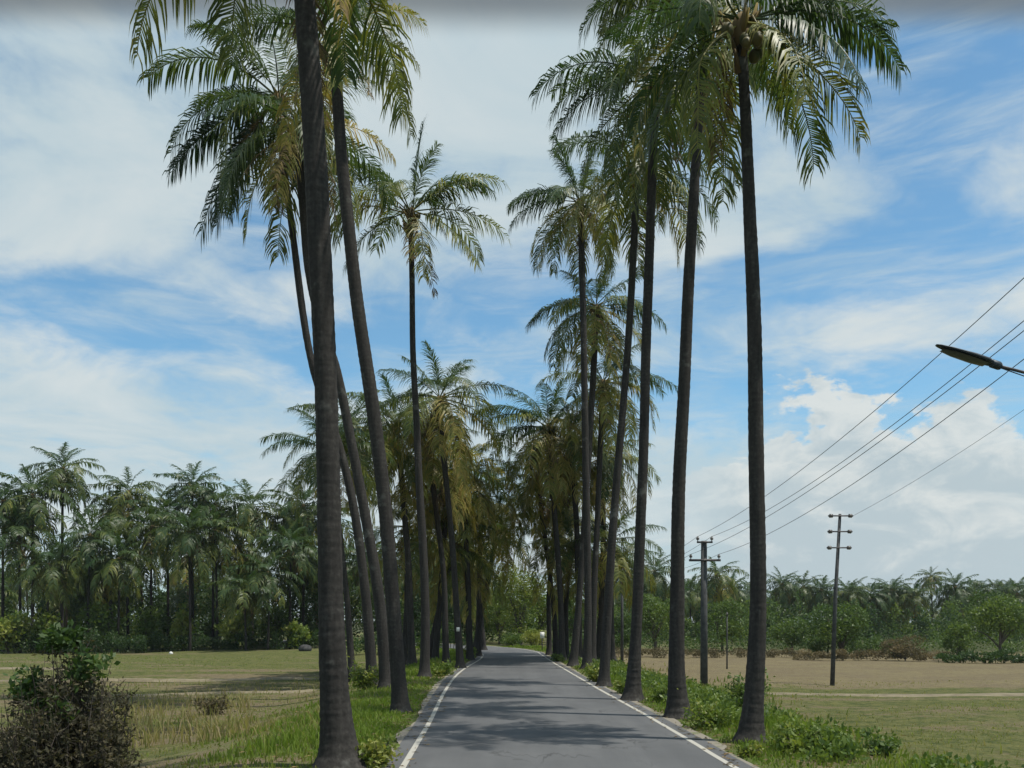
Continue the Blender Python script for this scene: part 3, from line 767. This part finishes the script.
hedge('hedge', 345, 480, 78, 2.4, 'shaded thicket behind the palm clump trunks', 407, .2, 5000)
hedge('hedge', 550, 640, 80, 2.4, 'shaded thicket behind the clustered far trunks', 408, .3, 4000)

# ---------------------------------------------------------------- grass, weeds
def blades(mb, rng, X, Y, h, w, age, lean=.45):
    n = len(X); Z = ground_z(X, Y) - .02
    P = np.stack([X, Y, Z], -1)
    a = rng.uniform(0, 6.283, n); s = np.stack([np.cos(a), np.sin(a), np.zeros(n)], -1) * (w * rng.uniform(.7, 1.3, n) * .5)[:, None]
    b = rng.uniform(0, 6.283, n); l = np.stack([np.cos(b), np.sin(b), np.zeros(n)], -1) * (h * lean * rng.uniform(.2, 1.2, n))[:, None]
    m = P + l * .35 + UP * (h * .62)[:, None]; t = P + l + UP * (h * rng.uniform(.8, 1.05, n))[:, None]
    V = np.stack([P - s, P + s, m - s * .7, m + s * .7, t], 1).reshape(-1, 3)
    o = np.arange(n)[:, None] * 5
    mb.add(V, o + np.array([0, 1, 3, 2]), o + np.array([2, 3, 4]), np.repeat(np.clip(age, 0, 1), 5))

def patch(X, Y, sc):   # patchiness
    return np.clip(.5 + 2.4 * lumps(X * sc, Y * sc), 0, 1)

def sample_y(rng, n, y0, y1):      # denser near the viewer
    u = rng.uniform(size=n); return y0 * (y1 / y0) ** u
rng = np.random.default_rng(31)
mb = MB()
for side, n in ((-1, 42000), (1, 30000)):
    Y = sample_y(rng, n, 9.0, 85.0)
    off = .12 + rng.gamma(1.6, 1.15, n)
    X = np.where(side < 0, left_x(Y) - .3 - off, right_x(Y) + .3 + off)
    pt = patch(X, Y, 2.2)
    keep = (rng.uniform(size=n) < .35 + .65 * pt) & (off < 8)
    X, Y, off, pt = X[keep], Y[keep], off[keep], pt[keep]
    h = (.06 + .13 * np.clip(off, 0, 2.2) / 2.2 * (.35 + pt)) * (1 - .55 * sstep(2.2, 4.5, off) * (side < 0)) * rng.uniform(.5, 1.45, len(X)) * 1.1
    w = .012 + .0011 * Y
    age = .3 + .22 * (1 - pt) + .3 * sstep(2.2, 5.5, off) + rng.normal(0, .1, len(X))
    blades(mb, rng, X, Y, h, w, age)
o = mb.build('grass', M_GRASS); tag(o, 'bright green verge grass along both road edges', 'grass', None, 'stuff')

mb = MB()
n = 46000                                                   # stubble of the fields
Y = sample_y(rng, n, 15.0, 80.0); PX = rng.uniform(-60, 1090, n); X = (PX - CX) / F * Y
d = np.maximum(left_x(Y) - X, X - right_x(Y)); pt = patch(X, Y * 1.8, .8)
keep = (d > 4.5) & (rng.uniform(size=n) < .25 + .75 * pt) & ((X < 0) | (Y < 46))
X, Y, pt = X[keep], Y[keep], pt[keep]
h = rng.uniform(.03, .09, len(X)) * (.6 + .8 * pt); w = .012 + .0006 * Y
age = np.where(X > 0, .82 - .2 * pt * (Y < 44), .62 - .3 * pt) + rng.normal(0, .12, len(X))
blades(mb, rng, X, Y, h, w, age, .7)
o = mb.build('stubble', M_GRASS); tag(o, 'short dry stubble and grass scattered over the fields', 'stubble', None, 'stuff')

mb = MB()                                                   # tall dry grass behind the dark bush
for (px0, px1, d0, d1, n, hh) in ((100, 250, 20, 34, 1800, .6), (230, 330, 17, 26, 900, .3), (60, 330, 30, 46, 900, .35)):
    Y = rng.uniform(d0, d1, n); X = (rng.uniform(px0, px1, n) - CX) / F * Y
    k = patch(X, Y, 2.6) > .35; X, Y = X[k], Y[k]
    blades(mb, rng, X, Y, hh * rng.uniform(.4, 1.1, len(X)), np.full(len(X), .03), rng.uniform(.65, 1, len(X)), .6)
o = mb.build('dry_grass', M_GRASS); tag(o, 'tall straw coloured grass in patches across the near side of the grassy field', 'dry grass', None, 'stuff')

mb = MB()                                                   # broad-leaved weeds on the power line side verge
n = 900
Y = sample_y(rng, n, 13.5, 60.0); off = .8 + rng.gamma(2.2, .75, n)
X = right_x(Y) + .3 + off
k = (patch(X, Y, 3.1) > .42) & (off < 5.2); X, Y = X[k], Y[k]
for x, y in zip(X, Y):
    r = rng.uniform(.12, .3); z = float(ground_z(x, y)); m_ = 26
    P = np.array([x, y, z]) + rng.normal(size=(m_, 3)) * [r, r, 0] * .55 + UP * rng.uniform(.03, 1.2 * r, m_)[:, None]
    mb.leaves(P, .11, rng, np.clip(.55 + rng.normal(0, .1) + rng.normal(0, .06, m_), 0, 1), .6, .6)
o = mb.build('weeds', M_LEAF); tag(o, 'low leafy weeds spread over the verge on the power line side', 'weeds', None, 'stuff')

def weed_shrub(px, py, w, h, label, seed, age=.6, leaf=.1, n=1100, dry=False, d=None):
    """leafy herb whose foot shows at (px, py)"""
    rng = np.random.default_rng(seed)
    D = d or F * CAMH / (py - HY); x = (px - CX) / F * D
    if d is None:
        for _ in range(6): D = F * (CAMH - float(ground_z((px - CX) / F * D, D))) / (py - HY)
        x = (px - CX) / F * D
    r = empty('shrub', (x, D, float(ground_z(x, D))), label, 'shrub', 'leafy plants on the verges')
    st, lf = MB(), MB()
    for i in range(14):
        a = rng.uniform(0, 6.28); e = rng.uniform(.35, 1) ; q = np.array([math.cos(a) * w * .5 * (1.1 - e * .5), math.sin(a) * w * .5 * (1.1 - e * .5), h * e]) * rng.uniform(.7, 1)
        path = catmull([(0, 0, -.05), q * [.35, .35, .55], q], 7)
        st.tube(path, np.linspace(.012, .004, 7), 5)
        m_ = n // 14; t = rng.uniform(.25, 1.02, m_)
        P = np.stack([np.interp(t, np.linspace(0, 1, 7), path[:, k]) for k in range(3)], -1) + rng.normal(0, .07 * w, (m_, 3))
        P[:, 2] = np.maximum(P[:, 2], .02)
        lf.leaves(P, leaf, rng, np.clip(age + rng.normal(0, .1) + rng.normal(0, .07, m_), 0, 1), .5, .5)
    st.build('stems', M_WOOD, r, smooth=True); lf.build('foliage', M_DRY if dry else M_LEAF, r)
    return r
weed_shrub(748, 716, 1.5, 1.25, 'green bush right behind the nearest upright trunk', 501, .45, .11, 1700)
weed_shrub(594, 683, .9, .7, 'yellow green bush at the foot of the clustered far trunks', 502, .82, .12, 900)
weed_shrub(624, 694, .8, .6, 'yellow green bush between the third and fourth power line side trunks', 503, .75, .12, 800)
weed_shrub(662, 702, 1.1, .55, 'spreading green plant between the kinked trunk and the third trunk', 504, .6, .1, 1100)
weed_shrub(715, 728, 1.5, .6, 'bright green plant between the kinked trunk and the nearest upright trunk', 505, .66, .1, 1400)
weed_shrub(802, 752, 1.5, .55, 'broad bright green plant on the field side of the nearest upright trunk', 506, .66, .1, 1500)
weed_shrub(884, 757, .8, .35, 'small dark green tuft alone at the edge of the bare soil', 507, .4, .09, 800)
weed_shrub(747, 756, .55, .28, 'pale tuft at the very foot of the nearest upright trunk', 508, .8, .09, 350)
weed_shrub(378, 770, .75, .55, 'yellow green plant at the foot of the thickest trunk', 509, .8, .1, 900)
weed_shrub(366, 690, 1.4, 1.1, 'sunlit yellow green bush between the thickest trunk and the leaning trunks', 510, .75, .12, 1300)
weed_shrub(441, 676, 1.4, .65, 'bright green plants by the road edge under the tallest clump palm', 511, .68, .12, 1200)
weed_shrub(470, 660, 1.1, .8, 'yellow green bush where the road bends away', 512, .75, .13, 900)
weed_shrub(213, 714, 1.6, .55, 'dark low scrub alone in the grassy field', 513, .3, .1, 1100, True)
weed_shrub(558, 662, 1.0, .5, 'low green plant at the road edge below the small white sign', 514, .5, .13, 700)

mb = MB(); n = 1500                                        # fallen leaflets along the verge and road edge
Y = sample_y(rng, n, 11, 60); sd_ = rng.uniform(size=n) < .5
o_ = rng.gamma(1.6, .8, n) - .25
X = np.where(sd_, left_x(Y) - o_, right_x(Y) + o_)
a = rng.uniform(0, 6.28, n); l = rng.uniform(.05, .22, n); w = rng.uniform(.006, .016, n)
Z = np.maximum(ground_z(X, Y) + .02, .016) * 1.0
Z = np.where(o_ < .6, .022, Z + .03)
d_ = np.stack([np.cos(a), np.sin(a), rng.uniform(-.02, .1, n)], -1) * l[:, None]; w_ = np.stack([-np.sin(a), np.cos(a), np.zeros(n)], -1) * w[:, None]
P = np.stack([X, Y, Z], -1)
mb.add(np.stack([P, P + d_ * .5 + w_ + UP * .015, P + d_, P + d_ * .5 - w_], 1).reshape(-1, 3), np.arange(n * 4).reshape(-1, 4), None, np.repeat(rng.uniform(.85, 1, n), 4))
o = mb.build('leaf_litter', M_DEAD); tag(o, 'dry fallen leaflets scattered along the road edges', 'leaf litter', None, 'stuff')

# big dry bush close to the viewer
def dry_bush():
    rng = np.random.default_rng(61)
    D = 12.2; x = (62 - CX) / F * D; gz = float(ground_z(x, D))
    r = empty('dry_bush', (x, D, gz), 'large dark bush of dry twigs with green leaves on top, in the near corner', 'bush')
    tw, dl, gl = MB(), MB(), MB()
    for i in range(260):
        a = rng.uniform(0, 6.28); rr = rng.uniform(0, 1) ** .6
        b = np.array([math.cos(a) * rr * .5, math.sin(a) * rr * .45, -.1])
        H = rng.uniform(1.1, 2.75) * (1 - .35 * rr)
        t = b + np.array([math.cos(a) * rr * rng.uniform(.1, .5), math.sin(a) * rr * .5, H]) + rng.normal(0, .12, 3)
        path = catmull([b, (b + t) / 2 + rng.normal(0, .1, 3), t], 7)
        tw.tube(path, np.linspace(.012, .003, 7), 4, cap=False)
        for j in range(7):
            u = rng.uniform(.25, 1); s0 = path[int(u * 6)]
            e = s0 + unit(rng.normal(size=3) + [0, 0, .5]) * rng.uniform(.12, .4)
            tw.tube([s0, (s0 + e) / 2 + rng.normal(0, .03, 3), e], [.006, .004, .002], 3, cap=False)
            m_ = 16; P = s0 + (e - s0) * rng.uniform(0, 1.1, (m_, 1)) + rng.normal(0, .05, (m_, 3))
            dl.leaves(P, .075, rng, np.clip(.0 + .2 * rng.uniform() + rng.normal(0, .1, m_), 0, 1), .1, .4)
    for c, rd, n in (((-.02, 0, 2.4), (.3, .3, .22), 500), ((.3, .1, 2.0), (.4, .3, .3), 300), ((-.4, 0, 1.7), (.35, .3, .4), 350), ((.1, -.2, 1.4), (.6, .3, .5), 250)):
        leaf_blob(gl, rng, c, rd, n, .1, .2, lumps_n=8)
    tw.build('twigs', M_TWIG, r); dl.build('dry_leaves', M_DRY, r); gl.build('green_leaves', M_LEAF, r)
dry_bush()

# ---------------------------------------------------------------- field details
def bund(px0, px1, d0, d1, w, h, seed, name='field_bund'):
    rng = np.random.default_rng(seed); n = 60
    t = np.linspace(0, 1, n); Y = d0 + (d1 - d0) * t + .4 * np.sin(t * 9 + seed); X = ((px0 + (px1 - px0) * t) - CX) / F * Y
    mb = MB(); pr = np.array([(-.5, -.08), (-.28, .7), (0, 1), (.3, .68), (.5, -.08)])
    V = []
    for x, y in zip(X, Y):
        tt = (x - X[0]) / (X[-1] - X[0]); hh = (h + .08) * rng.uniform(.92, 1.08) * min(1, 12 * tt, 12 * (1 - tt)) - .08; z = float(ground_z(x, y))
        V += [(x, y + a * w * (1 + .2 * math.sin(x * 1.3)) * rng.uniform(.95, 1.05), z + b * hh) for a, b in pr]
    i = np.arange(n - 1)[:, None] * 5; j = np.arange(4)[None]
    mb.add(V, np.stack([i + j, i + j + 1, i + 5 + j + 1, i + 5 + j], -1).reshape(-1, 4))
    o = mb.build(name, M_BUND, smooth=True); o['kind'] = 'structure'
bund(740, 1250, 37, 37.6, 1.3, .05, 1)
bund(-60, 330, 46, 47, 1.2, .12, 2)
bund(90, 330, 37, 38.5, 1.0, .08, 3)
bund(-60, 120, 58, 57, 1.2, .1, 4)

b = MB(); b.ball((0, 0, .2), .55, 14, 9, (1.15, .8, .75), 0, .1, np.random.default_rng(3))
x = (305 - CX) / F * 84; o = b.build('boulder', M_ROCK, smooth=True, loc=(x, 84, float(ground_z(x, 84))))
tag(o, 'dark rounded boulder on the grass beside the thickest palm trunk', 'boulder')
b = MB(); b.ball((0, 0, .06), .17, 12, 8, (1.1, .8, 1.0), 0, .08, np.random.default_rng(8))
x = (171 - CX) / F * 84; o = b.build('stone', M_WHITE, smooth=True, loc=(x, 84, float(ground_z(x, 84))))
tag(o, 'small white stone at the far edge of the grassy field', 'stone')
# small sign at the bend
x = (541 - CX) / F * 72; gz = float(ground_z(x + .6, 72))
s = empty('road_sign', (x + .1, 72, gz), 'small white sign board on a post at the end of the road', 'road sign')
b = MB(); b.tube([(0, 0, -.2), (0, 0, 1.5)], .035, 8); b.build('post', M_IRON, s)
b = MB(); b.box((0, -.055, 1.25), (.34, .025, .5)); b.build('board', M_WHITE, s)

# ---------------------------------------------------------------- power line
def insulator(mb, p, up=1):
    p = np.asarray(p, float)
    mb.tube([p, p + UP * .06 * up, p + UP * .07 * up, p + UP * .14 * up, p + UP * .15 * up, p + UP * .2 * up], [.02, .02, .06, .065, .04, .035], 8)

# short pole with crossarm
D1 = 36.0; x1 = (704 - CX) / F * D1; g1 = float(ground_z(x1, D1)); z1 = CAMH + (HY - 541) / F * D1
pole1 = empty('utility_pole', (x1, D1, g1), 'short dark utility pole with one wide crossarm, behind the kinked palm', 'utility pole', 'utility poles')
H1 = z1 - g1
b = MB(); b.tube([(0, 0, -.4), (0, 0, H1 * .5), (0, 0, H1)], [.155, .14, .12], 10); b.build('pole', M_CONC, pole1, smooth=True)
arm1 = H1 - .78
b = MB(); b.box((0, -.16, arm1), (1.25, .09, .09)); b.box((0, .0, arm1), (.16, .32, .07)); b.build('crossarm', M_IRON, pole1)
b = MB(); b.box((0, -.14, H1 - .06), (.62, .07, .07)); b.build('top_bracket', M_IRON, pole1)
INS1 = [(-.28, -.14, H1 - .03), (.28, -.14, H1 - .03), (-.56, -.16, arm1 + .04), (.56, -.16, arm1 + .04)]
for p in INS1:
    b = MB(); insulator(b, p); b.build('insulator', M_PORC, pole1, smooth=True)
A1 = [np.array([x1, D1, g1]) + np.array(p) + [0, 0, .2] for p in INS1]

# tall pole with three pairs of arms
D2 = 43.0; x2 = (832 - CX) / F * D2; g2 = float(ground_z(x2, D2)); z2 = CAMH + (HY - 514) / F * D2; H2 = z2 - g2
lean = (840 - 832) / F * D2
pole2 = empty('utility_pole', (x2, D2, g2), 'tall slim utility pole with three pairs of short arms standing in the ploughed field', 'utility pole', 'utility poles')
b = MB(); b.tube([(0, 0, -.4), (lean * .4, 0, H2 * .5), (lean, 0, H2)], [.115, .095, .07], 10); b.build('pole', M_CONC, pole2, smooth=True)
A2 = []
for zz in (H2 - .1, H2 - .85, H2 - 1.62):
    cx = lean * zz / H2
    b = MB(); b.box((cx, -.1, zz), (.95, .06, .06)); b.build('crossarm', M_IRON, pole2)
    for sx in (-1, 1):
        b = MB()
        q = np.array([cx + sx * .33, -.1, zz]); e = q + np.array([sx * .26, 0, 0])
        b.tube([q, q + [sx * .04, 0, 0], q + [sx * .05, 0, 0], q + [sx * .2, 0, 0], q + [sx * .21, 0, 0], e], [.03, .03, .085, .095, .05, .04], 8)
        b.build('insulator', M_PORC, pole2, smooth=True); A2.append(np.array([x2, D2, g2]) + e)
# thin poles further off
def thin_pole(px, d, ytop, label, thin=1.0):
    x = (px - CX) / F * d; g_ = float(ground_z(x, d)); H = CAMH + (HY - ytop) / F * d - g_
    r = empty('utility_pole', (x, d, g_), label, 'utility pole', 'utility poles')
    b = MB(); b.tube([(0, 0, -.3), (0, 0, H * .5), (0, 0, H)], np.array([.12, .1, .085]) * thin, 9); b.build('pole', M_CONC, r, smooth=True)
    b = MB()
    if thin < 1: b.box((0, -.06, H - .15), (.1, .06, .16)); b.build('bracket', M_IRON, r)
    else: b.box((0, -.12, H - .3), (1.1, .08, .08)); b.build('crossarm', M_IRON, r)
    return np.array([x, d, g_ + H - .2])
T1 = thin_pole(622, 64, 566, 'faint thin pole behind the gap between third and fourth trunks')
thin_pole(727, 58, 612, 'thinnest low bare post between the crossarm pole and the nearest upright trunk', .45)

# street lamp whose post stands just outside the frame
DL = 12.5
lp = np.array([8.15, DL, float(ground_z(8.15, DL))])
lamp = empty('street_lamp', lp, 'grey street lamp reaching in over the wires on a thin arm', 'street lamp')
tip = at(936, 345, DL) - lp; heel = at(999, 366, DL) - lp; top = np.array([0, 0, at(1100, 395, DL)[2] - lp[2]])
b = MB(); b.tube([(0, 0, -.4), (0, 0, 4), (0, 0, 8.6 - lp[2] * 0)], [.13, .11, .085], 10); b.build('post', M_CONC, lamp, smooth=True)
b = MB(); b.tube(catmull([top, top * .5 + heel * .5 + [0, 0, .02], heel], 12), .022, 8); b.tube(catmull([top - [0, 0, .12], top * .5 + heel * .5 - [0, 0, .06], heel - [0, 0, .02]], 10), .008, 5)
b.build('arm', M_IRON, lamp, smooth=True)
ax = unit(tip - heel); ln = np.linalg.norm(tip - heel); sd = np.array([0, 1., 0]); nz = unit(np.cross(sd, ax)); nz = nz if nz[2] > 0 else -nz
def loft(mb, secs):
    """sections (distance along, half width, top, bottom) of a lamp head"""
    k = 10; V = []
    for (s_, hw, tp, bt) in secs:
        for j in range(k):
            a = j * 2 * math.pi / k; yy = math.cos(a) * hw; q = math.sin(a); zz = q * (tp if q > 0 else bt)
            V.append(heel + ax * s_ * ln + sd * yy + nz * zz)
    n = len(secs); i = np.arange(n - 1)[:, None] * k; j = np.arange(k)[None]; j2 = (j + 1) % k
    mb.add(V, np.stack([i + j, i + j2, i + k + j2, i + k + j], -1).reshape(-1, 4), [[0, j_, j_ + 1] for j_ in range(1, k - 1)] + [[(n - 1) * k, (n - 1) * k + j_ + 1, (n - 1) * k + j_] for j_ in range(1, k - 1)])
b = MB(); loft(b, [(.13, .09, .045, .03), (.2, .11, .055, .032), (.42, .12, .055, .03), (.55, .12, .04, .03), (.78, .1, .028, .024), (.95, .06, .018, .012), (1.0, .03, .01, .01)]); b.build('lamp_head', M_LAMP, lamp, smooth=True)
b = MB(); loft(b, [(-.03, .045, .045, .045), (.0, .06, .06, .055), (.12, .06, .06, .055), (.14, .045, .045, .045)]); b.build('collar', M_LAMP, lamp, smooth=True)
b = MB(); 
c0 = heel + ax * ln * .58 - nz * .035
V = []
for s_, hw in ((.2, .09), (.4, .12), (.7, .11), (.9, .06)):
    for k_ in (-1, 0, 1): V.append(heel + ax * ln * s_ + sd * hw * k_ - nz * (.042 + (.03 if k_ == 0 else 0) * (1 if .2 < s_ < .9 else .2)))
i = np.arange(3)[:, None] * 3; j = np.arange(2)[None]
b.add(V, np.stack([i + j, i + j + 1, i + 3 + j + 1, i + 3 + j], -1).reshape(-1, 4)); b.build('lens', M_LENS, lamp, smooth=True)

def wire(pts, label, r=.0075, sag=.5):
    out = []
    for a, c in zip(pts[:-1], pts[1:]):
        t = np.linspace(0, 1, 40)[:, None]; L = np.linalg.norm(c - a)
        seg = a + (c - a) * t; seg[:, 2] -= (4 * t * (1 - t))[:, 0] * sag * min(1, L / 24)
        out.append(seg if not out else seg[1:])
    b = MB(); b.tube(np.concatenate(out), r, 5)
    o = b.build('power_line', M_WIRE, smooth=True); tag(o, label, 'power line', 'overhead wires')
def lamp_top(py, dx=0.0): return at(1099 + dx, py, DL)
wire([lamp_top(208), A1[0], T1 + [-.4, 0, .1]], 'highest overhead wire, passing above the street lamp tip')
wire([lamp_top(258), A1[1], T1 + [.4, 0, .1]], 'second overhead wire, crossing behind the street lamp head')
wire([lamp_top(270), A1[2], T1 + [-.4, 0, -.1]], 'wire running close beneath the second one from the lamp head')
wire([lamp_top(300), A1[3], T1 + [.4, 0, -.1]], 'lowest wire of the crossarm pole, crossing the thin lamp arm')
wire([at(1240, 250, 24), A2[1]], 'lone faint wire leading to the tall three armed pole')

# ---------------------------------------------------------------- thin haze
hb = MB(); hb.box((0, 130, 8.0), (700, 420, 20.2))
hz = hb.build('haze', None); hz['kind'] = 'stuff'; hz['label'] = 'thin pale haze lying over the fields'
hm = bpy.data.materials.new('haze'); hm.use_nodes = True; hn = hm.node_tree.nodes; hn.remove(hn['Principled BSDF'])
pv = hn.new('ShaderNodeVolumePrincipled'); pv.inputs['Color'].default_value = (.86, .92, 1, 1); pv.inputs['Density'].default_value = .00014; pv.inputs['Anisotropy'].default_value = .2
hm.node_tree.links.new(pv.outputs[0], hn['Material Output'].inputs['Volume']); hz.data.materials.append(hm)

# ---------------------------------------------------------------- sky, sun, camera
SUN_AZ, SUN_EL = rad(106), rad(69)            # azimuth from +Y toward +X
def make_world():
    w = bpy.data.worlds.new('World'); C.world = w; w.use_nodes = True
    g = G(w.node_tree); bg = g.n['Background']
    sky = g.new('ShaderNodeTexSky', sky_type='NISHITA'); sky.sun_disc = False
    sky.sun_elevation = SUN_EL; sky.sun_rotation = SUN_AZ
    sky.air_density = 1.0; sky.dust_density = .2; sky.ozone_density = 1.0
    tn = g.new('ShaderNodeMix', data_type='RGBA', blend_type='MULTIPLY'); tn.inputs[0].default_value = 1
    g.l.new(sky.outputs[0], tn.inputs[6]); tn.inputs[7].default_value = (.66, .96, .99, 1); clear = tn.outputs[2]
    d = g.new('ShaderNodeTexCoord').outputs['Generated']
    x, y, z = g.xyz(d)
    az = g.m('ARCTAN2', x, y); el = g.m('ARCSINE', z)
    deg = 180 / math.pi
    azd = g.m('MULTIPLY', az, deg); eld = g.m('MULTIPLY', el, deg)
    # cloud sheet seen on a flat layer: direction projected on a plane overhead
    zc = g.m('MAXIMUM', g.m('ADD', z, .12), .05)
    lay = g.vec(g.m('DIVIDE', x, zc), g.m('DIVIDE', y, zc), 0.0)
    n1 = g.noise(lay, 1.5, 8, .6, .6); n2 = g.noise(lay, .55, 4, .5, .3); n3 = g.noise(lay, 5.0, 6, .6, 1.0)
    bias = None
    def blob(a, e, wa, we, s):
        nonlocal bias
        u = g.m('POWER', g.m('DIVIDE', g.m('SUBTRACT', azd, a), wa), 2.0); v = g.m('POWER', g.m('DIVIDE', g.m('SUBTRACT', eld, e), we), 2.0)
        r = g.m('MULTIPLY', g.m('POWER', 2.718, g.m('MULTIPLY', g.m('ADD', u, v), -1.0)), s)
        bias = r if bias is None else g.m('ADD', bias, r)
    def pix(px, py, wx, wy, s):
        dx = px - CX; blob(math.degrees(math.atan(dx / F)), math.degrees(math.atan((HY - py) / math.hypot(F, dx))), math.degrees(wx / F), math.degrees(wy / F), s)
    # clear openings
    pix(120, 320, 150, 38, -.34); pix(255, 235, 40, 40, -.3); pix(520, 300, 75, 40, -.3); pix(930, 130, 75, 75, -.34)
    pix(880, 265, 150, 32, -.26); pix(900, 415, 120, 45, -.26); pix(330, 370, 60, 40, -.2); pix(520, 395, 40, 35, -.22); pix(690, 400, 50, 35, -.2); pix(400,340,60,30,-.15)
    # thicker banks
    pix(100, 150, 190, 110, .2); pix(230, 330, 60, 50, .1); pix(820, 480, 260, 55, .12); pix(850, 200, 160, 45, .16); pix(600, 60, 260, 60, .12); pix(100, 420, 260, 50, .12); pix(500, 520, 700, 70, .15); pix(450,200,120,70,.12)
    dens = g.m('ADD', g.m('ADD', g.m('MULTIPLY', n1, .75), g.m('MULTIPLY', n2, .45)), g.m('ADD', g.m('MULTIPLY', n3, .3), bias))
    cov = g.step(dens, .56, .88)
    veil = g.noise(g.vec(g.m('MULTIPLY', azd, .05), g.m('MULTIPLY', eld, .28), 0.0), 1.6, 8, .62, .5)
    cov = g.m('MAXIMUM', g.m('MULTIPLY', cov, .95), g.step(veil, .4, .8, .04, .75))
    # cumulus heads low on the power line side
    cv = g.vec(g.m('MULTIPLY', azd, .11), g.m('MULTIPLY', eld, .2), 0.0)
    c1 = g.noise(cv, 1.6, 7, .58, .15)
    hump = g.m('MULTIPLY', g.step(azd, 8.0, 16.0), g.step(azd, 44.0, 26.0))
    topline = g.m('ADD', 7.2, g.m('ADD', g.m('MULTIPLY', hump, 5.2), g.m('MULTIPLY', g.m('SUBTRACT', c1, .5), 17.0)))
    cum = g.step(g.m('SUBTRACT', topline, eld), -.25, .8)
    cum = g.m('MULTIPLY', cum, g.m('ADD', .12, g.m('MULTIPLY', hump, .85)))
    shade = g.noise(cv, 2.2, 7, .62, .5)
    K = 5.75
    thick = g.step(n1, .35, .75)
    white = g.mix(thick, (.58 * K, .72 * K, .78 * K), (.8 * K, .86 * K, .86 * K))
    cumc = g.mix(g.step(g.m('ADD', g.m('MULTIPLY', shade, .8), g.m('MULTIPLY', g.m('SUBTRACT', eld, topline), .022)), .2, .46), (.56 * K, .67 * K, .72 * K), (.82 * K, .87 * K, .86 * K))
    # clear air: nishita sky, a little milky near the horizon
    base = g.mix(g.step(eld, 16.0, 0.0, 0.0, .6), clear, (.5 * K, .64 * K, .70 * K))
    c = g.mix(cov, base, white)
    c = g.mix(cum, c, cumc)
    # made-up grey band high in the sky, standing in for windscreen tint
    front = g.m('DIVIDE', z, g.m('MAXIMUM', y, .05))
    edge = g.m('ADD', front, g.m('MULTIPLY', g.m('SUBTRACT', n2, .5), .03))
    c = g.mix(g.step(edge, .645, .692, 0.0, .85), c, (.2 * K, .225 * K, .24 * K))
    c = g.mix(g.step(front, .8, 1.1), c, g.mix(cov, clear, white))
    g.l.new(c, bg.inputs[0]); bg.inputs[1].default_value = .15
make_world()
sun = bpy.data.lights.new('sun', 'SUN'); sun.energy = 5.0; sun.angle = rad(.6); sun.color = (1, .95, .86)
so = bpy.data.objects.new('sun', sun); COL.objects.link(so)
dv = Vector((math.sin(SUN_AZ) * math.cos(SUN_EL), math.cos(SUN_AZ) * math.cos(SUN_EL), math.sin(SUN_EL)))
so.rotation_euler = dv.to_track_quat('Z', 'Y').to_euler(); so.location = (40, 20, 60)

cam = bpy.data.cameras.new('camera'); co = bpy.data.objects.new('camera', cam); COL.objects.link(co)
cam.sensor_width = 36; cam.lens = F / 1024 * 36; cam.shift_y = (HY - 384) / 1024
cam.clip_start = .1; cam.clip_end = 8000
co.location = (0, 0, CAMH); co.rotation_euler = (math.pi / 2, 0, 0)
C.camera = co
vs = C.view_settings; vs.view_transform = 'Standard'; vs.look = 'None'; vs.exposure = 0; vs.gamma = 1; vs.use_curve_mapping = False
C.cycles.max_bounces = 6; C.cycles.transparent_max_bounces = 4
C.cycles.use_denoising = True
